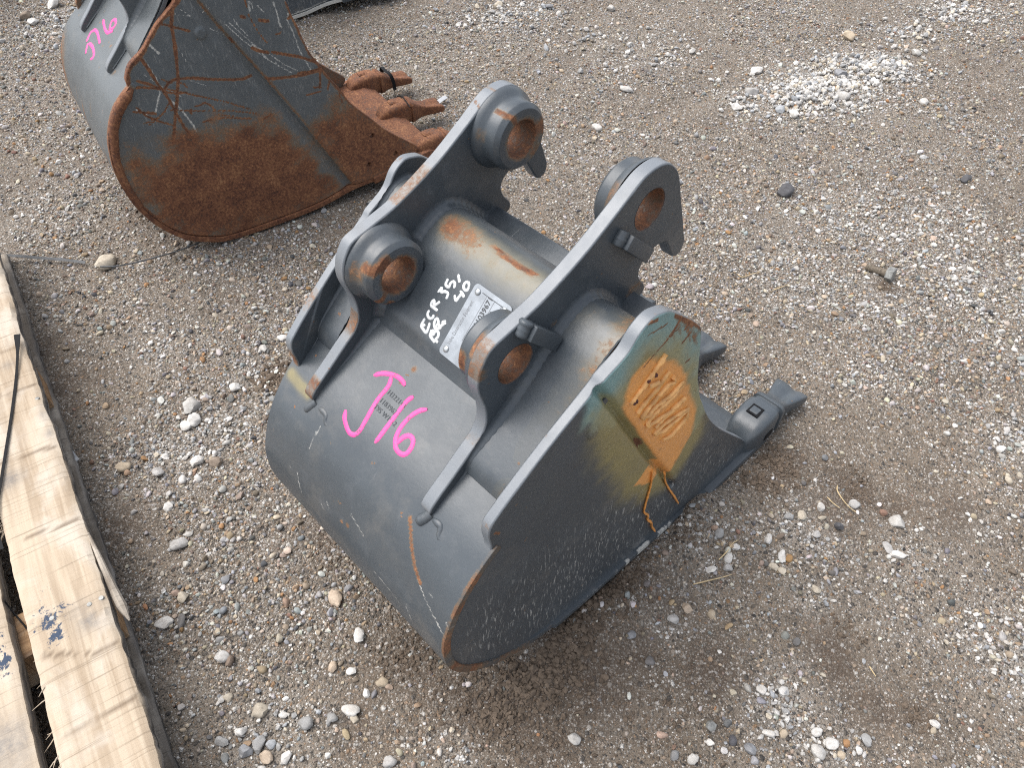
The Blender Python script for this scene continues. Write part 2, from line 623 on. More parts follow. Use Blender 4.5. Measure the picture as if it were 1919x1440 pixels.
def wood_mat(name, base=(0.43, 0.355, 0.265), dark=(0.30, 0.23, 0.16), grey=0.0, paint=True):
    """sawn softwood; grain runs along the board's local y"""
    m, nt, b = new_mat(name)
    N = NT(nt)
    tc = N.node('ShaderNodeTexCoord').outputs['Object']

    def mapped(sx, sy, sz, off=0.0, rz=0.0):
        mp = N.node('ShaderNodeMapping')
        N.ln(tc, mp.inputs[0])
        mp.inputs['Scale'].default_value = (sx, sy, sz)
        mp.inputs['Location'].default_value = (off, off * 0.7, off * 0.3)
        mp.inputs['Rotation'].default_value = (0, 0, rz)
        return mp.outputs[0]
    g = N.noise(mapped(75, 3.0, 75), 1.0, 5, 0.65, 1.2)
    band = N.noise(mapped(16, 1.4, 16, 3.0), 1.0, 4, 0.6, 0.8)
    saw = N.noise(mapped(7, 310, 7, 9.0, 0.12), 1.0, 2, 0.6, 0.15)
    blotch = N.noise(mapped(9, 7, 9, 5.0), 1.0, 5, 0.65, 0.4)
    c = N.mix(N.step(g, 0.35, 0.7), dark, base)
    c = N.mix(N.math('MULTIPLY', N.step(band, 0.4, 0.65), 0.55), c, tuple(min(1, q * 1.2) for q in base))
    c = N.mix(N.math('MULTIPLY', N.step(blotch, 0.46, 0.66), 0.7), c, (0.50, 0.45, 0.38))
    c = N.mix(N.math('MULTIPLY', N.step(saw, 0.56, 0.70), 0.55), c, tuple(q * 0.6 for q in dark))
    # cross cracks and grey weathering
    crack = N.attr('crack').outputs['Fac']
    c = N.mix(N.math('MULTIPLY', crack, 0.85), c, (0.10, 0.065, 0.04))
    gr = N.attr('grey').outputs['Fac']
    if grey:
        gr = N.math('ADD', gr, grey)
    gn = N.noise(mapped(30, 5, 30, 1.0), 1.0, 4, 0.7, 0.6)
    gmix = N.step(N.math('ADD', gr, N.math('MULTIPLY', N.math('SUBTRACT', gn, 0.5), 0.8)), 0.25, 0.8)
    gcol = N.ramp(N.noise(mapped(110, 9, 110, 2.0), 1.0, 3, 0.6), [(0.3, (0.035, 0.033, 0.031)), (0.5, (0.14, 0.13, 0.12)), (0.68, (0.30, 0.28, 0.255))])
    c = N.mix(N.math('MULTIPLY', gmix, N.math('GREATER_THAN', gr, 0.02)), c, gcol)
    if paint:
        bl = N.attr('blue').outputs['Fac']
        fl = N.noise(tc, 105.0, 5, 0.75, 0.6)
        bm_ = N.math('MULTIPLY', N.step(N.math('ADD', bl, N.math('MULTIPLY', N.math('SUBTRACT', fl, 0.5), 2.4)), 0.50, 0.56), N.math('GREATER_THAN', bl, 0.02))
        c = N.mix(bm_, c, (0.045, 0.062, 0.095))
        sm = N.attr('smoke').outputs['Fac']
        c = N.mix(N.math('MULTIPLY', sm, N.mixf(N.step(fl, 0.3, 0.7), 0.6, 1.3)), c, (0.11, 0.115, 0.125))
    N.ln(c, b.inputs['Base Color'])
    b.inputs['Roughness'].default_value = 0.82
    b.inputs['Specular IOR Level'].default_value = 0.25
    bp = N.node('ShaderNodeBump')
    bp.inputs['Strength'].default_value = 0.5
    bp.inputs['Distance'].default_value = 0.0015
    N.ln(N.math('ADD', N.math('MULTIPLY', g, 0.6), N.math('SUBTRACT', N.math('MULTIPLY', saw, -0.8), crack)), bp.inputs['Height'])
    N.ln(bp.outputs[0], b.inputs['Normal'])
    return m


M_GREY = steel_paint('slate_grey_paint', scuff_dir=math.radians(-28))
M_OLD = steel_paint('worn_grey_paint', base=(0.085, 0.095, 0.10), light=(0.15, 0.155, 0.155), scuff_dir=math.radians(50), rough=0.40)
M_RUST = steel_paint('rusted_steel', rust_all=0.72)
M_PINK = marker_mat('pink_marker', (0.76, 0.075, 0.30))
M_WHITE = marker_mat('white_marker', (0.72, 0.74, 0.74))
M_ORANGE = simple_mat('orange_paint_run', (0.72, 0.30, 0.07), 0.45, 0.15, 90, bump=0.3)
M_BEAD = simple_mat('peach_weld_bead', (0.78, 0.42, 0.15), 0.40, 0.3, 60, bump=0.5)
M_CHAR = simple_mat('charred_weld', (0.08, 0.025, 0.018), 0.7, 0.4, 150, bump=0.5)
M_ALU = simple_mat('etched_aluminium', (0.30, 0.325, 0.35), 0.42, 0.22, 45, metal=0.35, bump=0.15, dist=0.0004)
M_RIVET = simple_mat('rivet_steel', (0.42, 0.44, 0.45), 0.35, 0.15, 200, metal=0.7)
M_INK = simple_mat('etched_print', (0.06, 0.065, 0.07), 0.6, 0.2, 200)
M_INKPALE = simple_mat('faded_print', (0.19, 0.20, 0.215), 0.6, 0.2, 200)
M_STAMP = simple_mat('stamped_digits', (0.044, 0.052, 0.060), 0.5, 0.2, 200)
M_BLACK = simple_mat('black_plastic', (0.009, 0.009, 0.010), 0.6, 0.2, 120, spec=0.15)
M_STRAP = simple_mat('grey_strapping_steel', (0.075, 0.08, 0.085), 0.5, 0.3, 60)
M_CLEAR = simple_mat('milky_plastic', (0.40, 0.41, 0.42), 0.3, 0.15, 80)
M_STRAW = simple_mat('dry_straw', (0.52, 0.40, 0.23), 0.7, 0.25, 150)
M_BOLT = simple_mat('dirty_zinc', (0.26, 0.26, 0.245), 0.5, 0.45, 120, metal=0.3)
M_BOLTDIRT = simple_mat('muddy_thread', (0.15, 0.125, 0.095), 0.85, 0.35, 150)
M_STONE = stone_mat()
M_GROUND = ground_mat()
M_SOIL = simple_mat('soil_clod', (0.135, 0.104, 0.078), 0.95, 0.35, 90, spec=0.15, bump=0.8, dist=0.002)
M_WOOD = wood_mat('pale_sawn_pine')
M_WOOD2 = wood_mat('brown_stringer_wood', base=(0.42, 0.27, 0.15), dark=(0.22, 0.13, 0.07), paint=False)
M_WOODG = wood_mat('grey_weathered_wood', base=(0.25, 0.21, 0.165), dark=(0.13, 0.105, 0.08), grey=0.30, paint=False)

# ------------------------------------------------------------------ bucket frames
FA = Frame(133.753, 0.785 * 0.366)
FB = Frame(123.0, 1.528)

# ------------------------------------------------------------------ the ground
WHITE_SPOTS = [(1540, 170, .17, 1.0), (1480, 190, .12, .9), (1630, 130, .13, .9), (1700, 60, .10, .5), (1780, 20, .14, .4), (1500, 1380, .055, .7), (1560, 1400, .05, .6), (1890, 1225, .06, .7), (1850, 1180, .035, .4),
               (1310, 1000, .035, .5), (1510, 995, .045, .6), (1255, 1175, .025, .5), (1730, 1050, .05, .35), (1840, 980, .04, .3), (1470, 1320, .05, .8), (1530, 1120, .03, .8),
               (350, 850, .07, .7), (420, 800, .06, .6), (290, 640, .07, .5), (480, 690, .05, .6), (540, 1390, .06, .5), (500, 1330, .06, .5), (860, 1400, .03, .7), (1750, 440, .16, .5),
               (1640, 560, .10, .5), (1480, 500, .10, .4), (1850, 560, .12, .5), (1600, 400, .12, .5), (1180, 80, .2, .4), (950, 30, .14, .5), (150, 40, .2, .5), (60, 400, .12, .3), (1890, 820, .06, .7), (1600, 700, .07, .4)]
WHITE_XY = [(*at(u, v)[:2], r, w) for u, v, r, w in WHITE_SPOTS]
BARE = [(1350, 130, .16), (1300, 200, .10), (1450, 420, .10), (250, 660, .06), (300, 1050, .05), (330, 1270, .05), (1640, 860, .08), (1100, 1390, .06), (900, 480, .1), (1600, 1230, .06), (1240, 300, .08), (1500, 760, .06), (1180, 1300, .07), (1650, 1290, .04), (330, 560, .08), (1700, 850, .11), (1790, 1010, .09), (1590, 1190, .09), (1640, 1290, .07), (1560, 790, .08), (1080, 1330, .10), (1200, 1380, .07), (950, 1360, .07), (1850, 1330, .05)]
BARE_XY = [(*at(u, v)[:2], r) for u, v, r in BARE]
DARK_SOIL = [(1090, 1270, .09), (1180, 1200, .07), (1010, 1350, .08), (1560, 960, .06), (1240, 1120, .05), (1330, 1250, .05), (1560, 1230, .05), (1640, 1330, .05), (850, 1290, .05), (430, 560, .06), (100, 640, .05), (1060, 1190, .075), (1120, 1120, .06), (1000, 1270, .06), (940, 1320, .05), (1180, 1090, .05), (1470, 860, .05), (1440, 900, .05), (1600, 910, .06), (1680, 950, .04), (520, 700, .05), (600, 1000, .09), (760, 1240, .08), (900, 1330, .06),
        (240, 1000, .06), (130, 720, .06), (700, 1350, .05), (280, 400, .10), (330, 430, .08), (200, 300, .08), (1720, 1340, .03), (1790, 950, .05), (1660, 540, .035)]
DARK_SOIL_XY = [(*at(u, v)[:2], r) for u, v, r in DARK_SOIL]
_m0 = FA.world((0.03, 0.40, 0))
_m1 = FA.world((0.025, 0.56, 0))
_m2 = FA.world((0.03, 0.69, 0))
_rut = np.array([at(u, v)[:2] for u, v in ((1565, 905), (1620, 908), (1660, 935), (1690, 965))])


def ground_h(x, y):
    x, y = np.asarray(x, float), np.asarray(y, float)
    h = (fbm(x * 1.7, y * 1.7, 3, 3) - 0.5) * 0.030
    h += (fbm(x * 9, y * 9, 21, 3) - 0.5) * 0.016
    h += (fbm(x * 38, y * 38, 5, 2) - 0.5) * 0.007
    P = np.c_[x.ravel(), y.ravel()]
    # the yard is levelled under the buckets and the pallet
    flat = np.ones(len(P))
    for a, b, r in ((FA.world((-.2, .25, 0)), FA.world((-.2, .95, 0)), .26), (FB.world((-.2, .10, 0)), FB.world((-.2, .80, 0)), .30)):
        flat *= sstep(seg_dist(P, [a[:2], b[:2]]), r * 0.8, r * 1.5) * 0.85 + 0.15
    h = h * flat.reshape(h.shape) - 0.004
    # loose soil pushed up along the near bucket's floor
    d = seg_dist(P, [_m0[:2], _m1[:2], _m2[:2]]).reshape(h.shape)
    h = h + 0.030 * np.exp(-(d / 0.045) ** 2) * (0.55 + 0.9 * vnoise(x * 24, y * 24, 8))
    d2 = seg_dist(P, _rut).reshape(h.shape)
    h = h - 0.012 * np.exp(-(d2 / 0.02) ** 2)
    for px, py, r, w in WHITE_XY[:3]:
        h = h + 0.018 * w * np.exp(-((x - px) ** 2 + (y - py) ** 2) / (r * .8) ** 2)
    for u in ((1590, 1180), (1690, 1265), (1590, 1335)):
        q = at(*u)
        h = h - 0.014 * np.exp(-((x - q[0]) ** 2 + (y - q[1]) ** 2) / 0.012 ** 2)
    return h


def gravel_density(x, y):
    x, y = np.asarray(x, float), np.asarray(y, float)
    d = sstep(fbm(x * 3.2, y * 3.2, 40, 4), 0.36, 0.64) * 0.72 + 0.26
    wht = np.zeros_like(d)
    for px, py, r, w in WHITE_XY:
        e = w * np.exp(-((x - px) ** 2 + (y - py) ** 2) / r ** 2) * (0.35 + 1.1 * vnoise(x * 22, y * 22, 6))
        wht = np.maximum(wht, e)
    for px, py, r in BARE_XY:
        d = d * (1 - 0.75 * np.exp(-((x - px) ** 2 + (y - py) ** 2) / r ** 2))
    return np.clip(d + wht * 0.6, 0, 1), np.clip(wht, 0, 1)


def dark_soil(x, y):  # soft round spots of darker ground colour, broken up by noise
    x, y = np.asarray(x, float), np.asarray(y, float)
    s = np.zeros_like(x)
    for px, py, r in DARK_SOIL_XY:
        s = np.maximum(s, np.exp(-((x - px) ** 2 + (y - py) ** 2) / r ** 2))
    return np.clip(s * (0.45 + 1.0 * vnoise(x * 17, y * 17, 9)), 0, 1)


def axis(lo, hi, step, far):
    a = list(np.arange(lo, hi + step / 2, step))
    s = step
    while a[-1] < far:
        s *= 1.35
        a.append(a[-1] + s)
    s = step
    while a[0] > -far:
        s *= 1.35
        a.insert(0, a[0] - s)
    return np.array(a)


gx, gy = axis(-2.1, 2.1, 0.0125, 260.0), axis(0.05, 3.1, 0.0125, 260.0)
GX, GY = np.meshgrid(gx, gy)
near = sstep(np.maximum(np.abs(GX) - 2.1, np.maximum(GY - 3.1, 0.05 - GY)), 1.5, 0.0)
GZ = ground_h(GX, GY) * near
nx, ny = len(gx), len(gy)
idx = np.arange(nx * ny).reshape(ny, nx)
gf = np.stack([idx[:-1, :-1], idx[:-1, 1:], idx[1:, 1:], idx[1:, :-1]], -1).reshape(-1, 4)
gd, gw = gravel_density(GX, GY)
ground = link('ground', mesh('ground', np.c_[GX.ravel(), GY.ravel(), GZ.ravel()], gf, M_GROUND, {'gravel': gd.ravel(), 'chalk': gw.ravel(), 'dark_soil': dark_soil(GX, GY).ravel()}, smooth=180))
tag(ground, kind='structure')
SKEL = True


# ------------------------------------------------------------------ generic solid builders (bucket local coordinates, shifted by off)
def plate_solid(name, outline, holes, x_out, x_in, mat, parent, off, grid=None, chamfer=0.0016, seg=0.004, paint=None, shape=None, edge=1.0, warp=None):
    """a flame-cut plate between x_out (shown face) and x_in; outline in (y, z)"""
    o = resample(outline, seg, True)
    if area2(o) < 0:
        o = o[::-1]
    hs = []
    for (hy, hz, hr) in holes:
        t = np.linspace(0, 2 * math.pi, 40 if hr > 0.01 else 14, endpoint=False)
        hs.append(np.c_[hy + hr * np.cos(t), hz + hr * np.sin(t)])
    inner = offset_loop(o, chamfer)
    sgn = 1 if x_out > x_in else -1
    gp = None
    if grid:
        lo, hi = o.min(0), o.max(0)
        a, b = np.meshgrid(np.arange(lo[0], hi[0], grid), np.arange(lo[1], hi[1], grid))
        gp = np.c_[a.ravel(), b.ravel()] + RNG.uniform(-0.12, 0.12, (a.size, 2)) * grid
        ok = poly_sd(gp, inner) > grid * 0.6
        for h in hs:
            ok &= poly_sd(gp, h) < -grid * 0.6
        gp = gp[ok]
    v, f, nb = fill2d([inner] + hs, gp)
    n_in = len(inner)
    V, Fc, E = [], [], []
    # shown face
    V.append(np.c_[np.full(len(v), x_out), v])
    E.append(np.where(np.arange(len(v)) < n_in, 0.35, 0.0) * edge)
    ff = f if sgn > 0 else f[:, ::-1]
    Fc += [tuple(t) for t in ff]
    b0 = len(v)
    # rims
    V.append(np.c_[np.full(n_in, x_out - sgn * chamfer), o])
    V.append(np.c_[np.full(n_in, x_in + sgn * chamfer), o])
    E += [np.full(n_in, edge), np.full(n_in, edge)]
    b1, b2 = b0, b0 + n_in
    b3 = b2 + n_in
    v2, f2, nb2 = fill2d([inner] + hs)
    V.append(np.c_[np.full(len(v2), x_in), v2])
    E.append(np.where(np.arange(len(v2)) < n_in, 0.35, 0.0) * edge)
    f2b = (f2[:, ::-1] if sgn > 0 else f2) + b3
    Fc += [tuple(t) for t in f2b]

    def strip(a, b, n, flip=False):
        for i in range(n):
            j = (i + 1) % n
            q = (a + i, b + i, b + j, a + j)
            Fc.append(q[::-1] if (flip != (sgn < 0)) else q)
    strip(0, b1, n_in)
    strip(b1, b2, n_in)
    strip(b2, b3, n_in)
    s = n_in
    for h in hs:
        strip(s, b3 + s, len(h), True)
        s += len(h)
    V = np.vstack(V)
    E = np.concatenate(E)
    att = {'edge': E}
    front = np.zeros(len(V), bool)
    front[:b0] = True
    front[b1:b2] = True
    if shape is not None:
        V[:, 0] += np.where(front, shape(V[:, 1:]), 0.0) * sgn
    if paint is not None:
        face = np.where(np.arange(len(V)) < b0, 1, 0)
        face[b1:b3] = 2
        att.update(paint(V[:, 1:], face))
    if warp is not None:
        V[:, 0] += warp(V[:, 1])
    me = mesh(name, V - off, Fc, mat, att, smooth=38)
    return link(name, me, parent)


def shell_solid(name, prof, xl, xr, th, mat, parent, off, dx=0.006, paint=None):
    """sheet bent along prof (outer surface points); xl, xr arrays or numbers for the two ends"""
    prof = np.asarray(prof)
    n = len(prof)
    t = np.gradient(prof, axis=0)
    t /= np.linalg.norm(t, axis=1)[:, None]
    nr = np.c_[t[:, 1], -t[:, 0]]         # points to the inside for a profile that runs lip -> heel -> back
    xl = np.broadcast_to(xl, n)
    xr = np.broadcast_to(xr, n)
    m = max(2, int(round((xr[0] - xl[0]) / dx)) + 1)
    u = np.linspace(0, 1, m)
    ins = prof + nr * th
    V, Fc = [], []
    X = xl[:, None] + (xr - xl)[:, None] * u[None]
    outer = np.dstack([X, np.repeat(prof[:, :1], m, 1), np.repeat(prof[:, 1:], m, 1)]).reshape(-1, 3)
    inn = np.dstack([X, np.repeat(ins[:, :1], m, 1), np.repeat(ins[:, 1:], m, 1)]).reshape(-1, 3)
    V = np.vstack([outer, inn])
    ix = np.arange(n * m).reshape(n, m)
    f = np.stack([ix[:-1, :-1], ix[:-1, 1:], ix[1:, 1:], ix[1:, :-1]], -1).reshape(-1, 4)
    g = f[:, ::-1] + n * m
    ring = []
    for k in (0, m - 1):
        a, b = ix[:-1, k], ix[1:, k]
        q = np.stack([a, b, b + n * m, a + n * m], -1)
        ring.append(q if k == 0 else q[:, ::-1])
    for k in (0, n - 1):
        a, b = ix[k, :-1], ix[k, 1:]
        q = np.stack([b, a, a + n * m, b + n * m], -1)
        ring.append(q if k == 0 else q[:, ::-1])
    F_ = np.vstack([f, g] + ring)
    arc = np.r_[0, np.cumsum(np.linalg.norm(np.diff(prof, axis=0), axis=1))]
    S = np.repeat(arc, m)
    att = {}
    if paint is not None:
        a = paint(outer, S)
        att = {k: np.r_[q, q] for k, q in a.items()}
    me = mesh(name, V - off, F_, mat, att, smooth=40)
    return link(name, me, parent)


def tube(pts, r, seg=8, ripple=0.0, freq=1.0, flat=1.0, caps=True, up=None):
    """tube mesh arrays along 3-D points; r number or array"""
    p = np.asarray(pts, float)
    n = len(p)
    t = np.gradient(p, axis=0)
    t /= np.linalg.norm(t, axis=1)[:, None] + 1e-12
    ref = np.array(up if up is not None else (0.31, 0.17, 0.94))
    a = np.cross(t, ref)
    a /= np.linalg.norm(a, axis=1)[:, None] + 1e-9
    b = np.cross(t, a)
    r = np.broadcast_to(r, n).astype(float)
    if ripple:
        arc = np.r_[0, np.cumsum(np.linalg.norm(np.diff(p, axis=0), axis=1))]
        r = r * (1 + ripple * np.abs(np.sin(arc * freq)) + RNG.normal(0, ripple * 0.4, n))
    ang = np.linspace(0, 2 * math.pi, seg, endpoint=False)
    V = (p[:, None] + r[:, None, None] * (np.cos(ang)[None, :, None] * a[:, None] + flat * np.sin(ang)[None, :, None] * b[:, None])).reshape(-1, 3)
    ix = np.arange(n * seg).reshape(n, seg)
    nx_ = np.roll(ix, -1, 1)
    f = np.stack([ix[:-1], nx_[:-1], nx_[1:], ix[1:]], -1).reshape(-1, 4)
    F_ = [tuple(q) for q in f]
    if caps:
        F_.append(tuple(ix[0][::-1]))
        F_.append(tuple(ix[-1]))
    return V, F_


def join(parts):
    V, F_, n = [], [], 0
    for v, f in parts:
        V.append(np.asarray(v))
        F_ += [tuple(i + n for i in q) for q in f]
        n += len(v)
    return np.vstack(V), F_


def fillet(name, x, sx, line, h, mat, parent, off, seedv=0.0, far_of=None):
    """weld fillet between a plate face at x (sx = side it faces) and the sheet whose outer line is given in (y, z)"""
    p = spline(line, 0.0022)
    t = np.gradient(p, axis=0)
    t /= np.linalg.norm(t, axis=1)[:, None]
    n = np.c_[-t[:, 1], t[:, 0]]
    if n[:, 1].mean() < 0:
        n = -n
    if x is None:
        x = -far_of(p[:, 0]) + .013
    k = np.arange(len(p))
    rip = (1 + .065 * np.sin(k * 1.35 + seedv) + .14 * (fbm(k * .12 + seedv, k * 0, 5, 3) - .5)) * (.16 + .84 * sstep(k, 12, 60))
    rows = []
    for a, b in ((-.002, 1.06), (.0, .98), (.14, .60), (.34, .36), (.62, .16), (.98, .02), (1.06, -.12)):
        d = a * h * rip
        e = b * h * rip
        q = p + n * e[:, None]
        rows.append(np.c_[x + sx * d, q])
    V = np.stack(rows, 1).reshape(-1, 3)
    m = len(rows)
    ix = np.arange(len(p) * m).reshape(len(p), m)
    f = np.stack([ix[:-1, :-1], ix[:-1, 1:], ix[1:, 1:], ix[1:, :-1]], -1).reshape(-1, 4)
    if sx > 0:
        f = f[:, ::-1]
    edge_ = np.tile([0, .25, .1, 0, .1, .25, 0], len(p))
    return link(name, mesh(name, V - off, f, mat, {'edge': edge_}, smooth=70), parent)


def tube_obj(name, pts, r, mat, parent, off=0.0, attrs=None, smooth=60, **kw):
    v, f = tube(pts, r, **kw)
    me = mesh(name, v - off, f, mat, attrs, smooth=smooth)
    return link(name, me, parent)


def stroke_ribbon(P, Nrm, w, lift=0.0005, crown=0.0004):
    """hand-drawn marker stroke lying on a surface"""
    P = np.asarray(P, float)
    Nrm = np.asarray(Nrm, float)
    n = len(P)
    t = np.gradient(P, axis=0)
    t /= np.linalg.norm(t, axis=1)[:, None] + 1e-9
    s = np.cross(Nrm, t)
    s /= np.linalg.norm(s, axis=1)[:, None] + 1e-9
    k = np.linspace(0, 1, n)
    wj = w * (1 + 0.22 * (vnoise(k * n * 0.35, k * 0 + w * 900, 3) - 0.5)) * np.minimum(1, 0.45 + 14 * np.minimum(k, 1 - k))
    base = P + Nrm * lift
    rows = [base - s * wj[:, None] * 0.5 - Nrm * lift * 0.9, base - s * wj[:, None] * 0.38, base + Nrm * crown, base + s * wj[:, None] * 0.38, base + s * wj[:, None] * 0.5 - Nrm * lift * 0.9]
    V = np.stack(rows, 1).reshape(-1, 3)
    ix = np.arange(n * 5).reshape(n, 5)
    f = np.stack([ix[:-1, :-1], ix[:-1, 1:], ix[1:, 1:], ix[1:, :-1]], -1).reshape(-1, 4)
    return V, [tuple(q) for q in f]


def writing(fr, strokes, prof, w, step=5.0):
    """strokes given as photo polylines, laid on the extruded profile"""
    parts = []
    for st in strokes:
        uv = spline(st, step)
        P, Nn = [], []
        for u, v in uv:
            h = fr.hit(u, v, prof)
            if h:
                P.append(h[:3])
                Nn.append((0, h[3], h[4]))
        if len(P) > 1:
            parts.append(stroke_ribbon(P, Nn, w))
    return join(parts)


def text_mesh(name, body, size, origin, right, up, mat, parent, off, lift=0.0006, width=1.0, bold=0.0):
    cu = bpy.data.curves.new(name, 'FONT')
    cu.body = body
    cu.size = size
    cu.offset = bold
    cu.resolution_u = 2
    tmp = bpy.data.objects.new(name, cu)
    me = bpy.data.meshes.new_from_object(tmp)
    bpy.data.objects.remove(tmp)
    right, up = np.asarray(right, float), np.asarray(up, float)
    nrm = np.cross(right, up)
    co = np.empty(len(me.vertices) * 3)
    me.vertices.foreach_get('co', co)
    co = co.reshape(-1, 3)
    P = np.asarray(origin) + co[:, :1] * width * right + co[:, 1:2] * up + nrm * lift - off
    me.vertices.foreach_set('co', P.ravel())
    me.materials.clear()
    me.materials.append(mat)
    me.update()
    return link(name, me, parent)


def lathe_x(prof, cy, cz, seg=48, jitter=0.0):
    """profile points (x, r) turned about an axis parallel to x"""
    prof = np.asarray(prof)
    n = len(prof)
    t = np.linspace(0, 2 * math.pi, seg, endpoint=False)
    R = prof[:, 1][:, None] * np.ones(seg)[None]
    V = np.dstack([np.repeat(prof[:, :1], seg, 1), cy + R * np.cos(t), cz + R * np.sin(t)]).reshape(-1, 3)
    ix = np.arange(n * seg).reshape(n, seg)
    q = np.roll(ix, -1, 1)
    f = np.stack([ix[:-1], q[:-1], q[1:], ix[1:]], -1).reshape(-1, 4)
    return V, f, np.tile(t, n), np.repeat(np.arange(n), seg)


def box_arr(lo, hi, bev=0.0):
    bm = bmesh.new()
    bmesh.ops.create_cube(bm, size=1.0)
    for v in bm.verts:
        v.co = Vector([(lo[i] + hi[i]) / 2 + v.co[i] * (hi[i] - lo[i]) for i in range(3)])
    if bev:
        bmesh.ops.bevel(bm, geom=bm.edges[:], offset=bev, segments=2, affect='EDGES', profile=0.6)
    return bm


def prism_bm(poly, axis, a, b, bev=0.0):
    """polygon in two coordinates extruded along an axis index"""
    bm = bmesh.new()
    oth = [i for i in range(3) if i != axis]

    def mk(p, h):
        c = [0, 0, 0]
        c[oth[0]], c[oth[1]], c[axis] = p[0], p[1], h
        return bm.verts.new(c)
    A = [mk(p, a) for p in poly]
    B = [mk(p, b) for p in poly]
    bm.faces.new(A)
    bm.faces.new(B[::-1])
    n = len(poly)
    for i in range(n):
        bm.faces.new((A[i], B[i], B[(i + 1) % n], A[(i + 1) % n]))
    bmesh.ops.recalc_face_normals(bm, faces=bm.faces)
    if bev:
        bmesh.ops.bevel(bm, geom=bm.edges[:], offset=bev, segments=2, affect='EDGES', profile=0.6)
    return bm


def shift_bm(bm, off):
    for v in bm.verts:
        v.co -= Vector(off)
    return bm


# ------------------------------------------------------------------ the bucket kind
def rigid(ang, src, dst):
    c, s = math.cos(ang), math.sin(ang)

    def T(p):
        p = np.asarray(p, float)
        q = p - np.asarray(src)
        return np.stack([c * q[..., 0] - s * q[..., 1] + dst[0], s * q[..., 0] + c * q[..., 1] + dst[1]], -1)
    return T


EAR = FA.plane([(819, 970), (821, 957), (852, 907), (883, 857), (902, 826), (911, 795), (910, 767), (899, 742), (896, 726), (900, 700), (906, 684), (917, 662), (930, 647), (952, 627), (965, 615), (1017, 566),
                (1100, 473), (1162.5, 393.5)], -0.0787)
EAR = [(p[0] - .0075 * max(0., (.46 - p[1]) / .08), p[1] + .0035 * (p[1] < .46) + .0095 * max(0., (.46 - p[1]) / .08)) for p in EAR] + [(.495, .648), (.514, .661), (.527, .6685), (.541, .672), (.555, .672), (.567, .668), (.578, .659), (.588, .646), (.600, .614), (.622, .553), (.6255, .541), (.622, .530), (.614, .526), (.606, .529), (.587, .560),
                                  (.576, .564), (.564, .563), (.550, .556), (.544, .545), (.548, .530), (.558, .517), (.560, .507), (.552, .501), (.530, .494), (.50, .49), (.46, .50), (.42, .49), (.38, .46), (.34, .428), (.30, .395), (.262, .370)]
PIN_HI = (1.48805 * .366, CAM_H - 1.2450 * .366)
PIN_LO = (0.96925 * .366, CAM_H - 1.4905 * .366)
PIN_R = 0.0225
SIDE_TOP = [(.249, .445), (.321, .496), (.391, .537), (.3945, .5415), (.427, .556), (.443, .574), (.461, .582), (.477, .5785), (.492, .571), (.558, .507)]
BOX_C = [(.337, .453), (.342, .464), (.347, .476), (.356, .485), (.405, .537), (.425, .552), (.442, .560), (.458, .5605), (.474, .552), (.490, .537), (.512, .512), (.516, .506)]
BOX_S = [(.282, .421), (.287, .433), (.294, .442), (.356, .490), (.405, .537), (.425, .552), (.442, .560), (.458, .5605), (.474, .552), (.490, .537), (.512, .512), (.516, .506)]
SHELL_A = [(.72, .004), (.64, .014), (.56, .024), (.48, .032), (.40, .041), (.34, .054), (.285, .078), (.235, .119), (.194, .172), (.173, .226), (.171, .285), (.184, .325), (.203, .357), (.226, .382), (.25, .401), (.292, .425), (.342, .457)]
SHELL_TAIL = [(.36, .468), (.42, .50), (.48, .503), (.515, .503), (.545, .510)]
SIDE_A = SIDE_TOP + [(.568, .479), (.581, .422), (.588, .396), (.597, .374), (.607, .348), (.619, .326), (.637, .292), (.658, .258), (.684, .222), (.71, .189), (.763, .127), (.824, .056), (.838, .030), (.836, .014), (.72, .012), (.64, .022), (.56, .031), (.48, .039), (.40, .048), (.342, .060), (.29, .084),
                     (.241, .123), (.200, .175), (.179, .228), (.1765, .285), (.190, .323), (.208, .354), (.230, .380), (.246, .398), (.244, .430)]


def smooth_outline(p, keep=0):
    return spline(p, 0.0035, True, 6)


